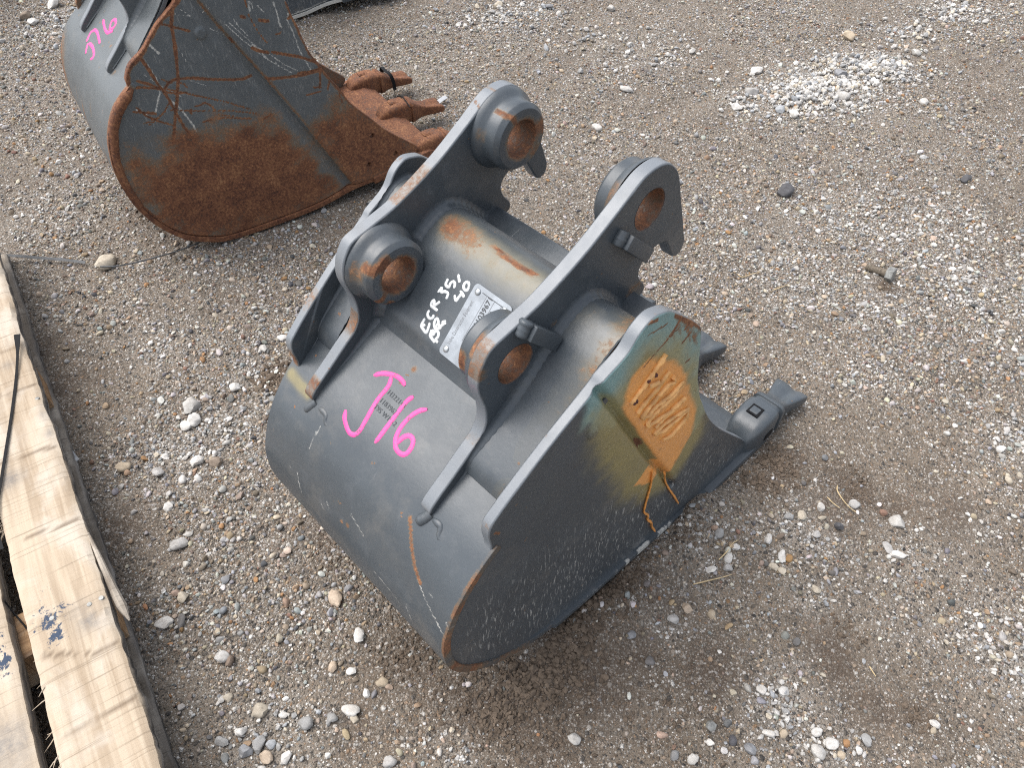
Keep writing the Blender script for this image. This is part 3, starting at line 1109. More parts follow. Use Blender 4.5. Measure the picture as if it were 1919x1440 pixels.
def build_bucket(name, label, fr, W, T, shell, side, mats, lip, teeth, ears, marks=None, lod=1.0, base=(-0.2, 0.5)):
    """shell/side are outlines in the bucket's profile plane; T carries the shared ear and box shapes into it"""
    off = np.array([base[0], base[1], 0.0])
    root = bpy.data.objects.new(name, None)
    COL.objects.link(root)
    root.empty_display_size = 0.1
    root.location = fr.world(off)
    root.rotation_euler = (0, 0, fr.rz)
    tag(root, label, 'excavator bucket', 'digging buckets parked on the gravel')
    marks = marks or {}
    m_shell, m_side, m_ear = mats
    g = 0.004 * lod
    # shell
    sr = marks.get('shell_res', 1.0)
    sp = spline(shell, 0.006 * lod * sr)
    tail = T(np.array(SHELL_TAIL))
    full = np.vstack([sp, resample(np.vstack([sp[-1:], tail]), 0.01 * lod)[1:]])
    notch = T(np.array((.25, .405)))
    i0 = int(np.argmin(np.linalg.norm(full - notch, axis=1)))
    k = np.arange(len(full))
    over = np.where(k <= i0, 0.0025, -0.006)          # flush and proud up to the notch, tucked between the plates above it
    floor = full[:, 1] < 0.05
    over = np.where((k <= i0) & floor, 0.006, over)
    wt = marks.get('taper', lambda y: np.asarray(y) * 0 + W)
    shell_solid('shell', full, -wt(full[:, 0]) - over, over, 0.010, m_shell, root, off, dx=0.007 * lod * sr, paint=marks.get('shell'))
    # side plates
    so = smooth_outline(side)
    plate_solid('side_plate', so, marks.get('holes', []), 0.0, -0.013, m_side, root, off, grid=marks.get('grid', 0.02), paint=marks.get('side'), shape=marks.get('shape'))
    far = plate_solid('side_plate', so, marks.get('holes', []), -W, -W + 0.013, m_ear, root, off, grid=0.02, paint=marks.get('far_side'), warp=lambda y: W - wt(y))
    # lifting ears
    c = -W / 2
    eo = T(spline(EAR, 0.0035, True, 6))
    ph, pl = T(np.array(PIN_HI)), T(np.array(PIN_LO))
    holes = [(*ph, PIN_R + .0009), (*pl, PIN_R + .0009)]
    hw, th = 0.119, 0.017
    for sx in (1, -1):
        blen = marks.get('boss_len', (1.0, 1.0))[0 if sx > 0 else 1]
        xo = c + sx * hw
        xi = c + sx * (hw - th)
        ear = plate_solid('hanger_plate', eo, holes, xo, xi, m_ear, root, off, grid=0.010 * lod, paint=marks.get('ear_out' if sx > 0 else 'ear_far'))
        for q, (cy, cz) in enumerate((ph, pl)):
            pr = []
            for a, r in ((0.0, .0478), (.003, .0474), (.007, .0448), (.011, .0415), (.014, .0402), (.020, .0400), (.0285, .0400), (.0290, .0397), (.0345, .0350), (.0345, .0300), (.0345, .0242), (.0338, PIN_R), (.022, PIN_R), (.010, PIN_R), (-.004, PIN_R), (-th + .0015, PIN_R), (-th - .0002, PIN_R + .0014)):
                pr.append((xi - sx * (a * blen if a > .011 else a), r))
            V, f, tt, rr = lathe_x(pr, cy, cz, 64 if lod < 1.5 else 24)
            if sx < 0:
                f = f[:, ::-1]
            bore = np.where(rr >= 11, 1.0, np.where(rr == 10, 0.6, 0.0))
            att = {'rust': bore * 0.60, 'edge': np.where((rr == 7) | (rr == 8), 0.35, 0.0)}
            fn = marks.get('boss')
            if fn:
                att['rust'] = np.maximum(att['rust'], fn(sx, q, tt, rr))
            me = mesh('pin_boss', V - off, f, m_ear, att, smooth=34)
            link('pin_boss', me, ear)
        # stop blocks welded to the outer faces
        for poly in (marks.get('lugs', []) if sx > 0 else []):
            bm = prism_bm([tuple(p) for p in poly], 0, xo - sx * 0.002, xo + sx * 0.0150, 0.0016)
            blk = link('stop_block', bm_mesh('stop_block', shift_bm(bm, off), m_ear, 40), ear)
            p = np.asarray(poly)
            e0, e1 = p[3], p[0]
            w = np.linspace(0, 1, 9)[:, None]
            pts = np.c_[np.full(9, xo + sx * 0.003), e0 + (e1 - e0) * w + (p[0] - p[1]) / np.linalg.norm(p[0] - p[1]) * 0.003]
            tube_obj('weld_bead', pts, 0.0068, m_ear, blk, off, ripple=0.12, freq=900, seg=10)
    # box section across the top, in the three bays
    bays = [(-0.004 - 0.008, c + hw - 0.004, BOX_S), (c + hw - th + 0.004, c - hw + th - 0.004, BOX_C), (c - hw + 0.004, -W + 0.012, BOX_S)]
    for i, (xr, xl, pf) in enumerate(bays):
        pp = T(spline(pf, 0.004 * lod))
        if i == 2:
            xl = -wt(pp[:, 0]) + .012
        shell_solid('box_panel', pp, xl, xr, 0.007, m_shell if i == 1 else m_ear, root, off, dx=0.007 * lod, paint=marks.get('box') if i == 1 else marks.get('box_side'))
    bar = T(np.array([(.503, .498), (.505, .5075), (.5385, .5175), (.5425, .514), (.540, .504), (.506, .496)]))
    bm = prism_bm([tuple(p) for p in bar], 0, -W + 0.012, -0.012, 0.0012)
    me = bm_mesh('top_bar', shift_bm(bm, off), m_ear, 40)
    link('top_bar', me, root)
    # welds along the ears and the plates
    js = T(np.array([(.243, .395), (.262, .407), (.30, .429), (.342, .456)]))
    jb = T(np.array(BOX_C[1:]))
    jbs = T(np.array(BOX_S))
    lower = np.vstack([js, jb])
    outer = np.vstack([js[:2], jbs])
    for sx in (1, -1):
        fillet('weld_bead', c + sx * hw, sx, outer, .0090, m_ear, root, off, sx)
        fillet('weld_bead', c + sx * (hw - th), -sx, lower, .0100, m_ear, root, off, sx + 2)
    ins = np.vstack([js[1:2], jbs])
    fillet('weld_bead', -0.013, -1, ins, .0035, m_ear, root, off, 5)
    fillet('weld_bead', None, 1, ins, .005, m_ear, root, off, 6, wt)
    # cutting edge
    m_lip = lip['mat']
    lp = lip['poly']
    bm = prism_bm(lp, 0, -W - 0.012, 0.012, 0.002)
    link('cutting_edge', bm_mesh('cutting_edge', shift_bm(bm, off), m_lip, 40), root)
    # teeth
    for x in teeth:
        build_tooth(root, off, x, lip['tooth'], lip['mat_tooth'], lip['mat_tooth2'], M_RUST if lip['mat_tooth'] is M_RUST else M_BLACK, lip.get('tz', 0.0), lip.get('ts', 1.0))
    return root, off


def loft(sections):
    """sections: list of (y, [ (x, z) ring of equal length ])"""
    bm = bmesh.new()
    rings = []
    for y, ring in sections:
        rings.append([bm.verts.new((x, y, z)) for x, z in ring])
    n = len(rings[0])
    for a, b in zip(rings[:-1], rings[1:]):
        for i in range(n):
            bm.faces.new((a[i], a[(i + 1) % n], b[(i + 1) % n], b[i]))
    bm.faces.new(rings[0][::-1])
    bm.faces.new(rings[-1])
    bmesh.ops.recalc_face_normals(bm, faces=bm.faces)
    return bm


def rrect(w, z0, z1, r=0.25, n=4):
    base = _rrect(w, z0, z1, r, n)
    # extra points along the top so that a hollow can be pressed into it
    a, b = base[n - 1], base[n]
    mid = [(a[0] + (b[0] - a[0]) * t, a[1] + (b[1] - a[1]) * t) for t in (.12, .25, .38, .5, .62, .75, .88)]
    return base[:n] + mid + base[n:]


def _rrect(w, z0, z1, r=0.25, n=4):
    """rounded rectangle ring, half width w"""
    h = (z1 - z0) / 2
    c = (z0 + z1) / 2
    rad = min(w, h) * r * 2 if r < 0.5 else min(w, h)
    out = []
    for sx, sz, a0 in ((1, 1, 0), (-1, 1, 90), (-1, -1, 180), (1, -1, 270)):
        for k in range(n):
            a = math.radians(a0 + 90 * k / (n - 1))
            out.append((sx * (w - rad) + rad * math.cos(a), c + sz * (h - rad) + rad * math.sin(a)))
    return out


def build_tooth(root, off, x, y0, m1, m2, m_slot, dz=0.0, ts=1.0):
    """bolt-on adapter with its chisel tooth; y0 = back of the adapter on the lip"""
    yb = y0

    def fit(bm):
        for q in bm.verts:
            q.co.x = x + (q.co.x - x) * ts
            q.co.z = q.co.z * ts + dz
        return shift_bm(bm, off)
    secs = []
    for dy, w, z0, z1 in ((-.022, .014, .010, .034), (-.017, .021, .008, .047), (-.006, .0275, .004, .062), (.010, .0305, .002, .070), (.035, .0310, .000, .0735), (.052, .0310, .000, .0725), (.058, .0300, .001, .0710), (.059, .0270, .004, .0680)):
        secs.append((yb + dy, [(x + a, b) for a, b in rrect(w, z0, z1, 0.22)]))
    ad = link('tooth_adapter', bm_mesh('tooth_adapter', fit(loft(secs)), m1, 50), root)
    # locking pin in its slot, proud of the top
    bm = box_arr((x - .0105, yb + .020, .069), (x + .0055, yb + .036, .0757), .0022)
    link('locking_pin', bm_mesh('locking_pin', fit(bm), m1, 40), ad)
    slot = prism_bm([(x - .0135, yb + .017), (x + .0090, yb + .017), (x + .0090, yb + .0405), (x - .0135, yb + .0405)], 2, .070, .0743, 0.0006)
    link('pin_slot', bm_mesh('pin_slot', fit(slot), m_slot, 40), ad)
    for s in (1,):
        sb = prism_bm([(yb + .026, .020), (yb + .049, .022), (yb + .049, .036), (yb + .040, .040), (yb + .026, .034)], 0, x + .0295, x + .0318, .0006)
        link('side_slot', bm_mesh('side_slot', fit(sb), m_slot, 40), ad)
    secs = []
    for dy, w, z0, z1 in ((.055, .0285, .003, .0695), (.060, .0285, .003, .0690), (.061, .0262, .006, .0665), (.069, .0262, .006, .066), (.0705, .0300, .003, .0690), (.079, .0300, .003, .0670), (.088, .0250, .006, .0570), (.102, .0215, .008, .0470), (.118, .0232, .010, .0400), (.140, .0290, .011, .0370), (.160, .0325, .012, .0330), (.1665, .0315, .014, .0280)):
        r = 0.20
        ring = []
        for a, b in rrect(w, z0, z1, r):
            # chisel with a hollow along the middle of the flared blade
            if dy > .1 and b > (z0 + z1) / 2:
                b -= .0062 * math.exp(-((a - .003) / .0075) ** 2) * min(1, (dy - .1) / .02)
            ring.append((x + a, b))
        secs.append((yb + dy, ring))
    to = link('tooth', bm_mesh('tooth', fit(loft(secs)), m2, 45), ad)
    return ad


# ------------------------------------------------------------------ paint of the near bucket
PLATE_K = 0.0


def pl(pts, fr=FA, x=0.0):
    return np.array(fr.plane(pts, x))


A_ORANGE = pl([(1214, 668), (1262, 676), (1282, 698), (1288, 730), (1300, 772), (1294, 806), (1278, 838), (1262, 866), (1248, 893), (1236, 876), (1208, 842), (1184, 806), (1168, 775), (1166, 742), (1180, 706)])
A_ORANGE2 = pl([(1216, 874), (1232, 884), (1224, 898), (1204, 908), (1190, 910)])
A_OCHRE = pl([(1160, 730), (1210, 652), (1270, 655), (1303, 700), (1312, 770), (1304, 820), (1280, 860), (1250, 905), (1215, 925), (1175, 922), (1140, 860), (1118, 815), (1120, 780)])
A_TEAL = pl([(1112, 745), (1131, 716), (1175, 664), (1200, 624), (1225, 596), (1259, 583), (1314, 611), (1314, 637), (1309, 700), (1317, 765), (1300, 800), (1290, 720), (1262, 664), (1210, 655), (1180, 700), (1163, 740), (1160, 790), (1130, 800), (1102, 790)])
A_GROOVE = pl([(1121, 733), (1150, 766), (1197, 831), (1222, 864), (1246, 890), (1262, 912)])
A_SCUFF = pl([(1120, 800), (1180, 920), (1250, 900), (1330, 800), (1395, 830), (1395, 850), (1225, 995), (1130, 1085), (1010, 1190), (880, 1255), (845, 1230), (860, 1150), (930, 1030), (1020, 900)])
A_WHITE = [pl(p) for p in ([(1392, 852), (1360, 884), (1340, 905)], [(1332, 912), (1322, 918), (1316, 930)], [(1308, 934), (1295, 944)], [(1282, 952), (1262, 964), (1240, 984), (1228, 993)], [(1220, 1000), (1200, 1016)], [(1180, 1040), (1160, 1056)], [(1150, 1066), (1128, 1086)])]
A_RUST = [(pl(p), w) for p, w in (([(1282, 594), (1300, 602), (1313, 613)], .004), ([(1264, 588), (1280, 598), (1296, 606)], .0035), ([(1312, 612), (1314, 640)], .002), ([(1272, 596), (1258, 622)], .0022), ([(1206, 606), (1228, 598)], .0022), ([(1290, 622), (1276, 640)], .002),
                                 ([(1199, 829), (1204, 840)], .0045), ([(1282, 676), (1288, 672)], .002), ([(1186, 742), (1180, 752)], .002), ([(927, 1000), (936, 1000)], .0016), ([(1268, 602), (1244, 640)], .0012))]
A_DARKLINE = [(pl(p), w) for p, w in (([(1210, 627), (1246, 606)], .0014), ([(1202, 688), (1232, 652), (1268, 614)], .0012), ([(1285, 610), (1280, 616)], .002))]


def side_paint_A(P, face):
    on = (face == 1).astype(float)
    nz = fbm(P[:, 0] * 60, P[:, 1] * 60, 77, 3) - 0.5
    o = np.maximum(sstep(poly_sd(P, A_ORANGE) + nz * .010, -.011, .010), sstep(poly_sd(P, A_ORANGE2) + nz * .012, -.006, .006))
    g = seg_dist(P, A_GROOVE)
    gr = sstep(g, .009, .003)
    o = o * (1 - gr * (P[:, 1] > pl([(1225, 868)])[0][1]))
    oc = sstep(poly_sd(P, A_OCHRE) + nz * .02, -.035, .012) * 0.74
    te = sstep(poly_sd(P, A_TEAL) + nz * .02, -.020, .010)
    sc_ = sstep(poly_sd(P, A_SCUFF), -.012, .05) * sstep(P[:, 1] + (P[:, 0] - .4) * .12, .34, .20)
    ru = np.zeros(len(P))
    for s, w in A_RUST:
        ru = np.maximum(ru, sstep(seg_dist(P, s), w * 1.6, w * .3) * .8)
    # upper corner is streaked with brown over the teal
    top = sstep(seg_dist(P, pl([(1268, 600), (1300, 640)])), .05, .0) * sstep(fbm(P[:, 0] * 150 + P[:, 1] * 60, P[:, 1] * 30, 12, 3), .5, .72)
    ru = np.maximum(ru, top * .42)
    pa = np.zeros(len(P))
    for s in A_WHITE[:3]:
        pa = np.maximum(pa, sstep(seg_dist(P, s), .0026, .0010) * .8)
    ru = np.maximum(ru, 0.0)
    for s, w in A_DARKLINE:
        ru = np.maximum(ru, sstep(seg_dist(P, s), w * 1.5, w * .4) * .75)
    return {'orange': o * on, 'ochre': oc * on, 'teal': te * on, 'scuff': sc_ * on, 'rust': ru * on, 'pale': pa * on}


def side_shape_A(P):
    g = seg_dist(P, A_GROOVE)
    d = -.0085 * np.exp(-(g / .0048) ** 2)
    # raised round plug
    q = pl([(1110, 812)])[0]
    r = np.linalg.norm(P - q, axis=1)
    d = d + .0035 * sstep(r, .0085, .0055)
    # front wear plate stands slightly proud, its edge dressed
    a, b = A_GROOVE[0], A_GROOVE[-1]
    n = np.array([-(b - a)[1], (b - a)[0]])
    n /= np.linalg.norm(n)
    if n[0] < 0:
        n = -n
    s = (P - a) @ n
    low = sstep(P[:, 1], .10, .22)
    d = d + .0024 * sstep(s, .002, .010) * low
    d = d + (fbm(P[:, 0] * 18, P[:, 1] * 18, 4, 2) - .5) * .0008
    return d


NOTCH_S = 1.0


def shell_paint_A(V, S):
    x, y, z = V[:, 0], V[:, 1], V[:, 2]
    ru = sstep(x, -.0035, .0005) * sstep(z, .03, .10) * sstep(z, .415, .40) * (0.22 + .5 * vnoise(z * 70, x * 10, 5))
    ru = np.maximum(ru, sstep(np.abs(x + .395), .012, .003) * sstep(z, .35, .40) * .3)
    pts = [FA.hit(u, v, SHELL_HIT) for u, v in ((768, 970), (770, 1000), (772, 1030), (777, 1062), (788, 1095))]
    pp = np.array([p[:3] for p in pts if p])
    ru = np.maximum(ru, sstep(seg_dist(V, pp), .0035, .0008) * .75)
    for u, v, r in ((776, 692, .007), (751, 718, .004), (651, 985, .006), (640, 978, .004)):
        h = FA.hit(u, v, SHELL_HIT)
        if h:
            ru = np.maximum(ru, sstep(np.linalg.norm(V - np.array(h[:3]), axis=1), r, r * .2) * .55)
    oc = np.zeros(len(V))
    p1 = [FA.hit(u, v, SHELL_HIT) for u, v in ((546, 700), (562, 722), (578, 738))]
    p1 = np.array([p[:3] for p in p1 if p])
    if len(p1) > 1:
        oc = sstep(seg_dist(V, p1), .012, .003) * .55
    pa = np.zeros(len(V))
    for st in ([(557, 885), (560, 905), (566, 925)], [(602, 943), (607, 955)], [(612, 940), (616, 952)], [(543, 873), (545, 878)], [(782, 1085), (800, 1130), (820, 1170), (838, 1205)], [(836, 1168), (842, 1185)], [(760, 1132), (770, 1160), (776, 1180)], [(658, 965), (680, 1003)], [(804, 1112), (809, 1120)], [(580, 840), (600, 800)], [(700, 1070), (725, 1100), (748, 1130)]):
        hh = [FA.hit(u, v, SHELL_HIT) for u, v in st]
        hh = np.array([p[:3] for p in hh if p])
        if len(hh) > 1:
            pa = np.maximum(pa, sstep(seg_dist(V, hh), .0035, .001) * .62)
    rim = sstep(x, .0005, .003) * sstep(z, .045, .036) * sstep(fbm(y * 34, y * 0, 8, 4), .42, .58) * sstep(fbm(y * 9, y * 0 + 3, 18, 2), .25, .5)
    pa = np.maximum(pa, rim * .85)
    return {'rust': ru, 'ochre': oc, 'pale': pa}


SHELL_HIT = [tuple(p) for p in spline(SHELL_A, 0.006)]
BOX_HIT = [tuple(p) for p in spline(BOX_C, 0.004)]


def box_paint_A(V, S):
    x, y, z = V[:, 0], V[:, 1], V[:, 2]
    a = [FA.hit(u, v, BOX_HIT) for u, v in ((850, 425), (880, 450), (920, 478), (950, 500), (1000, 530))]
    a = np.array([p[:3] for p in a if p])
    d = seg_dist(V, a)
    left = sstep(x, -.18, -.29)
    ru = sstep(d, .030, .004) * (0.14 + .50 * left)
    oc = sstep(d, .030, .006) * .30
    ln = [FA.hit(u, v, BOX_HIT) for u, v in ((928, 465), (950, 483), (975, 500), (1003, 516))]
    ln = np.array([p[:3] for p in ln if p])
    ru = np.maximum(ru, sstep(seg_dist(V, ln), .004, .001) * .85)
    return {'rust': ru, 'ochre': oc}


def box_side_paint_A(V, S):
    x, y, z = V[:, 0], V[:, 1], V[:, 2]
    nz = vnoise(x * 90, y * 90, 2)
    ru = sstep(np.abs(x + .018), .030, .002) * sstep(y, .30, .47) * .40 * (.5 + nz)
    ru = np.maximum(ru, sstep(z, .545, .562) * .14 * sstep(y, .455, .43))
    ru = np.maximum(ru, sstep(y, .300, .283) * sstep(x, -.035, -.012) * .42)
    return {'rust': ru, 'ochre': ru * .6}


_cx = -0.395 / 2


def ear_out_paint(P, face):
    ru = np.zeros(len(P))
    rim = (face == 2).astype(float)
    a = pl([(905, 690), (912, 672), (922, 655)], FA, -.0787)
    ru = np.maximum(ru, rim * sstep(seg_dist(P, a), .013, .002) * .40)
    b = pl([(898, 712), (904, 698)], FA, -.0787)
    ru = np.maximum(ru, sstep(seg_dist(P, b), .007, .002) * .5)
    c = pl([(1186, 540), (1196, 535)], FA, -.0787)
    ru = np.maximum(ru, sstep(seg_dist(P, c), .016, .003) * .34)
    d = pl([(1168, 430), (1186, 436)], FA, -.0787)
    ru = np.maximum(ru, sstep(seg_dist(P, d), .006, .001) * .30)
    e = pl([(1037, 612), (1047, 600)], FA, -.0787)
    ru = np.maximum(ru, sstep(seg_dist(P, e), .004, .001) * .8)
    f = pl([(886, 858), (905, 800)], FA, -.0787)
    ru = np.maximum(ru, sstep(seg_dist(P, f), .005, .001) * .25)
    return {'rust': ru}


def ear_far_paint(P, face):
    ru = np.zeros(len(P))
    xi = -0.2985
    # chipped primer along the upper edge
    a = pl([(752, 372), (775, 350), (800, 322)], FA, xi)
    ru = np.maximum(ru, (face == 2) * sstep(seg_dist(P, a), .016, .003) * .44)
    b = pl([(776, 425), (788, 448)], FA, xi)
    ru = np.maximum(ru, (face == 0) * sstep(seg_dist(P, b), .024, .004) * .50)
    c = pl([(672, 595), (668, 625), (660, 650)], FA, xi)
    ru = np.maximum(ru, (face == 2) * sstep(seg_dist(P, c), .012, .002) * .42)
    d = pl([(604, 725), (592, 752)], FA, xi)
    ru = np.maximum(ru, (face == 2) * sstep(seg_dist(P, d), .012, .004) * .75)
    e = pl([(930, 392), (945, 398)], FA, xi)
    ru = np.maximum(ru, sstep(seg_dist(P, e), .018, .003) * .36)
    f = pl([(926, 164), (930, 166)], FA, xi)
    ru = np.maximum(ru, sstep(seg_dist(P, f), .006, .002) * .6)
    pale = sstep(seg_dist(P, pl([(745, 378), (810, 312)], FA, xi)), .02, .004) * .25
    return {'rust': ru, 'pale': pale}


def far_side_paint(P, face):
    a = np.array([(.25, .41), (.262, .43), (.30, .47)])
    return {'rust': (face == 2) * sstep(seg_dist(P, a), .020, .004) * .6}


def boss_paint_A(sx, q, t, ring):
    """chips and rust blooms on the boss rims; t = angle about the pin (0 towards the mouth, pi/2 up)"""
    r = np.zeros(len(t))

    def blob(t0, w, r0, r1, v):
        d = np.abs((t - t0 + math.pi) % (2 * math.pi) - math.pi)
        return np.where((ring >= r0) & (ring <= r1), sstep(d, w, w * .25) * v, 0)
    if sx < 0 and q == 1:
        r = np.maximum(r, blob(2.2, .55, 8, 10, .8))
        r = np.maximum(r, blob(2.55, .28, 5, 8, .7))
        r = np.maximum(r, blob(2.85, .5, 2, 5, .34))
        r = np.maximum(r, blob(4.25, .22, 5, 8, .8))
        r = np.maximum(r, blob(3.8, .20, 7, 9, .6))
    elif sx < 0:
        r = np.maximum(r, blob(0.1, .6, 8, 10, .55))
        r = np.maximum(r, blob(-.8, .7, 7, 10, .45))
        r = np.maximum(r, blob(2.0, .2, 8, 10, .6))
        r = np.maximum(r, blob(2.1, .12, 4, 7, .7))
        r = np.maximum(r, blob(2.9, .35, 2, 4, .3))
    elif q == 1:
        r = np.maximum(r, blob(3.0, .45, 5, 8, .8))
        r = np.maximum(r, blob(2.3, .5, 0, 2, .55))
    else:
        r = np.maximum(r, blob(2.6, .6, 0, 3, .34))
    return r


LUG1 = [(.504, .620), (.544, .582), (.533, .569), (.494, .607)]
LUG2 = [(.370, .585), (.408, .545), (.397, .532), (.360, .571)]

A_HOLES = [(*pl([p])[0], .0026) for p in ((1344, 834), (1369, 843), (1315, 890))]
LIP_A = [(.690, .000), (.690, .012), (.835, .016), (.872, .020), (.898, .008), (.895, .000)]

bucket_a, OFF_A = build_bucket(
    'excavator_bucket', 'small slate grey digging bucket with orange and teal sprayed side beside the wooden pallet', FA, 0.395, rigid(0, (0, 0), (0, 0)), SHELL_A, SIDE_A,
    (M_GREY, M_GREY, M_GREY), {'mat': M_GREY, 'poly': LIP_A, 'tooth': .850, 'mat_tooth': M_GREY, 'mat_tooth2': M_GREY}, (-.018, -.1975, -.375), True,
    {'taper': lambda y: np.clip(.354 + (np.asarray(y) - .18) * .139, .352, .41), 'boss_len': (.80, 1.0), 'shell_res': .5, 'shell': shell_paint_A, 'side': side_paint_A, 'shape': side_shape_A, 'grid': .0024, 'holes': A_HOLES, 'ear_out': ear_out_paint, 'ear_far': ear_far_paint, 'boss': boss_paint_A,
     'box': box_paint_A, 'box_side': box_side_paint_A, 'far_side': far_side_paint, 'lugs': [LUG1, LUG2]})


def z3(pts, o, k):
    return [(o[0] + a / k, o[1] + b / k) for a, b in pts]


# pink lot number on the back
J16 = [z3(s, (480, 520), 3.2) for s in (
    [(705, 588), (750, 577), (800, 580), (845, 594), (876, 620), (893, 652)],
    [(812, 590), (795, 650), (735, 725), (695, 790), (655, 862), (617, 926), (590, 945), (562, 935), (542, 895), (531, 845), (537, 795)],
    [(945, 714), (905, 742), (845, 818), (790, 890), (742, 955), (712, 994)],
    [(1028, 792), (975, 803), (915, 845), (865, 905), (838, 965), (837, 1020), (858, 1053), (890, 1064), (925, 1032), (942, 985), (930, 955), (900, 952), (868, 972), (850, 1000)])]
v, f = writing(FA, J16, SHELL_HIT, .0062)
for st, r0, r1 in (([(571, 769), (580, 762), (592, 753)], .0060, .0055), ([(598, 764), (610, 778), (609, 793), (616, 806)], .0048, .0016),
                   ([(781, 978), (794, 972), (808, 962)], .0072, .0068), ([(812, 974), (825, 988), (821, 1006), (829, 1021)], .0052, .0014)):
    hh = [FA.hit(u, v_, SHELL_HIT) for u, v_ in spline(st, 3.0)]
    P = np.array([h[:3] for h in hh if h]) - np.array([(0, h[3] * .0028, h[4] * .0028) for h in hh if h])
    tube_obj('weld_bead', P, np.interp(np.linspace(0, 1, len(P)), [0, .15, .8, 1], [r0 * .7, r0, (r0 + r1) / 2, r1]), M_GREY, bucket_a, OFF_A, ripple=.05, freq=700, seg=10)
pink = link('lot_number_marking', mesh('lot_number_marking', v - OFF_A, f, M_PINK, smooth=60), bucket_a)
ECR = [z3(s, (760, 520), 7.2) for s in (
    [(262, 552), (236, 600), (212, 655), (240, 705), (280, 747), (305, 690), (328, 610)], [(214, 656), (245, 650), (270, 632)],
    [(330, 447), (305, 468), (297, 512), (325, 553), (362, 548), (384, 502)],
    [(335, 378), (385, 415), (436, 452)], [(337, 378), (358, 330), (384, 312), (388, 345), (372, 388), (420, 360), (468, 326)],
    [(437, 202), (466, 168), (490, 140), (484, 205), (520, 190), (572, 212), (566, 250), (549, 291)],
    [(577, 18), (552, 62), (543, 105), (586, 134), (604, 85), (645, 55), (666, 85), (655, 148)],
    [(714, -40), (720, 15), (732, 72)],
    [(664, 238), (667, 280), (682, 314), (722, 262), (764, 216)], [(738, 182), (768, 224), (792, 272)],
    [(850, 60), (810, 70), (784, 115), (796, 165), (828, 174), (856, 128), (854, 78), (838, 60)],
    [(392, 690), (388, 610), (420, 555), (444, 590), (424, 650), (396, 694), (450, 690), (488, 672)], [(432, 612), (468, 660), (500, 640), (545, 578)], [(486, 615), (516, 600), (540, 640)],
    [(352, 705), (342, 745), (334, 790), (372, 848), (400, 880)], [(336, 790), (372, 765), (415, 722), (446, 752), (432, 812), (404, 838), (424, 868), (440, 882)], [(372, 700), (368, 750), (384, 790)])]
v, f = writing(FA, ECR, BOX_HIT, .0036, 2.0)
link('white_handwriting', mesh('white_handwriting', v - OFF_A, f, M_WHITE, smooth=60), bucket_a)

# faint stamped digits under the pink number
for i, (u, v_, body) in enumerate(((725, 738, 'H322143'), (710, 752, '11839671'), (699, 764, 'T9S W19-2'))):
    h = FA.hit(u, v_, SHELL_HIT)
    nrm = np.array((0, h[3], h[4]))
    right = np.array((1.0, 0, 0))
    up = np.cross(nrm, right)
    text_mesh('stamped_number', body, .0085, h[:3], right, up, M_STAMP, bucket_a, OFF_A, lift=.0006)

# data plate
b0 = FA.hit(820, 657, BOX_HIT)
b1 = FA.hit(897, 531, BOX_HIT)
b2 = FA.hit(968, 577, BOX_HIT)
sl = np.array(b1[:3]) - np.array(b0[:3])
sl[0] = 0
LEN = np.linalg.norm(sl)
sl /= LEN
across = np.array((1.0, 0, 0))
PWID = abs(b2[0] - b1[0])
pn = np.cross(across, sl)
p0 = np.array(b0[:3])
p0[0] = (b0[0] + b1[0]) / 2
bm = bmesh.new()
ring = []
for (ca, cb, a0) in ((LEN - .005, PWID - .005, 0), (.005, PWID - .005, 90), (.005, .005, 180), (LEN - .005, .005, 270)):
    for kk in range(5):
        an = math.radians(a0 + 22.5 * kk)
        ring.append((ca + .005 * math.cos(an), cb + .005 * math.sin(an)))
lo = [bm.verts.new(p0 + sl * a + across * b_ - OFF_A + pn * .0002) for a, b_ in ring]
hi = [bm.verts.new(p0 + sl * a + across * b_ - OFF_A + pn * .0014) for a, b_ in ring]
bm.faces.new(hi)
for i in range(len(ring)):
    j = (i + 1) % len(ring)
    bm.faces.new((lo[i], lo[j], hi[j], hi[i]))
dplate = link('data_plate', bm_mesh('data_plate', bm, M_ALU, 40), bucket_a)
for a, b_ in ((.008, .008), (LEN - .008, .008), (.008, PWID - .008), (LEN - .008, PWID - .008)):
    bm = bmesh.new()
    bmesh.ops.create_uvsphere(bm, u_segments=14, v_segments=8, radius=.0042)
    for q in bm.verts:
        q.co.z *= .55
    R = Matrix((tuple(across), tuple(sl), tuple(pn))).transposed()
    for q in bm.verts:
        q.co = R @ q.co + Vector(p0 + sl * a + across * b_ + pn * .0014 - OFF_A)
    link('rivet', bm_mesh('rivet', bm, M_RIVET, 60), dplate)


def plate_text(body, a, b_, size, mat, bold=0.0, width=1.0):
    text_mesh('plate_lettering', body, size, p0 + sl * a + across * b_ + pn * .0014, sl, -across, mat, dplate, OFF_A, lift=.0003, width=width, bold=bold)


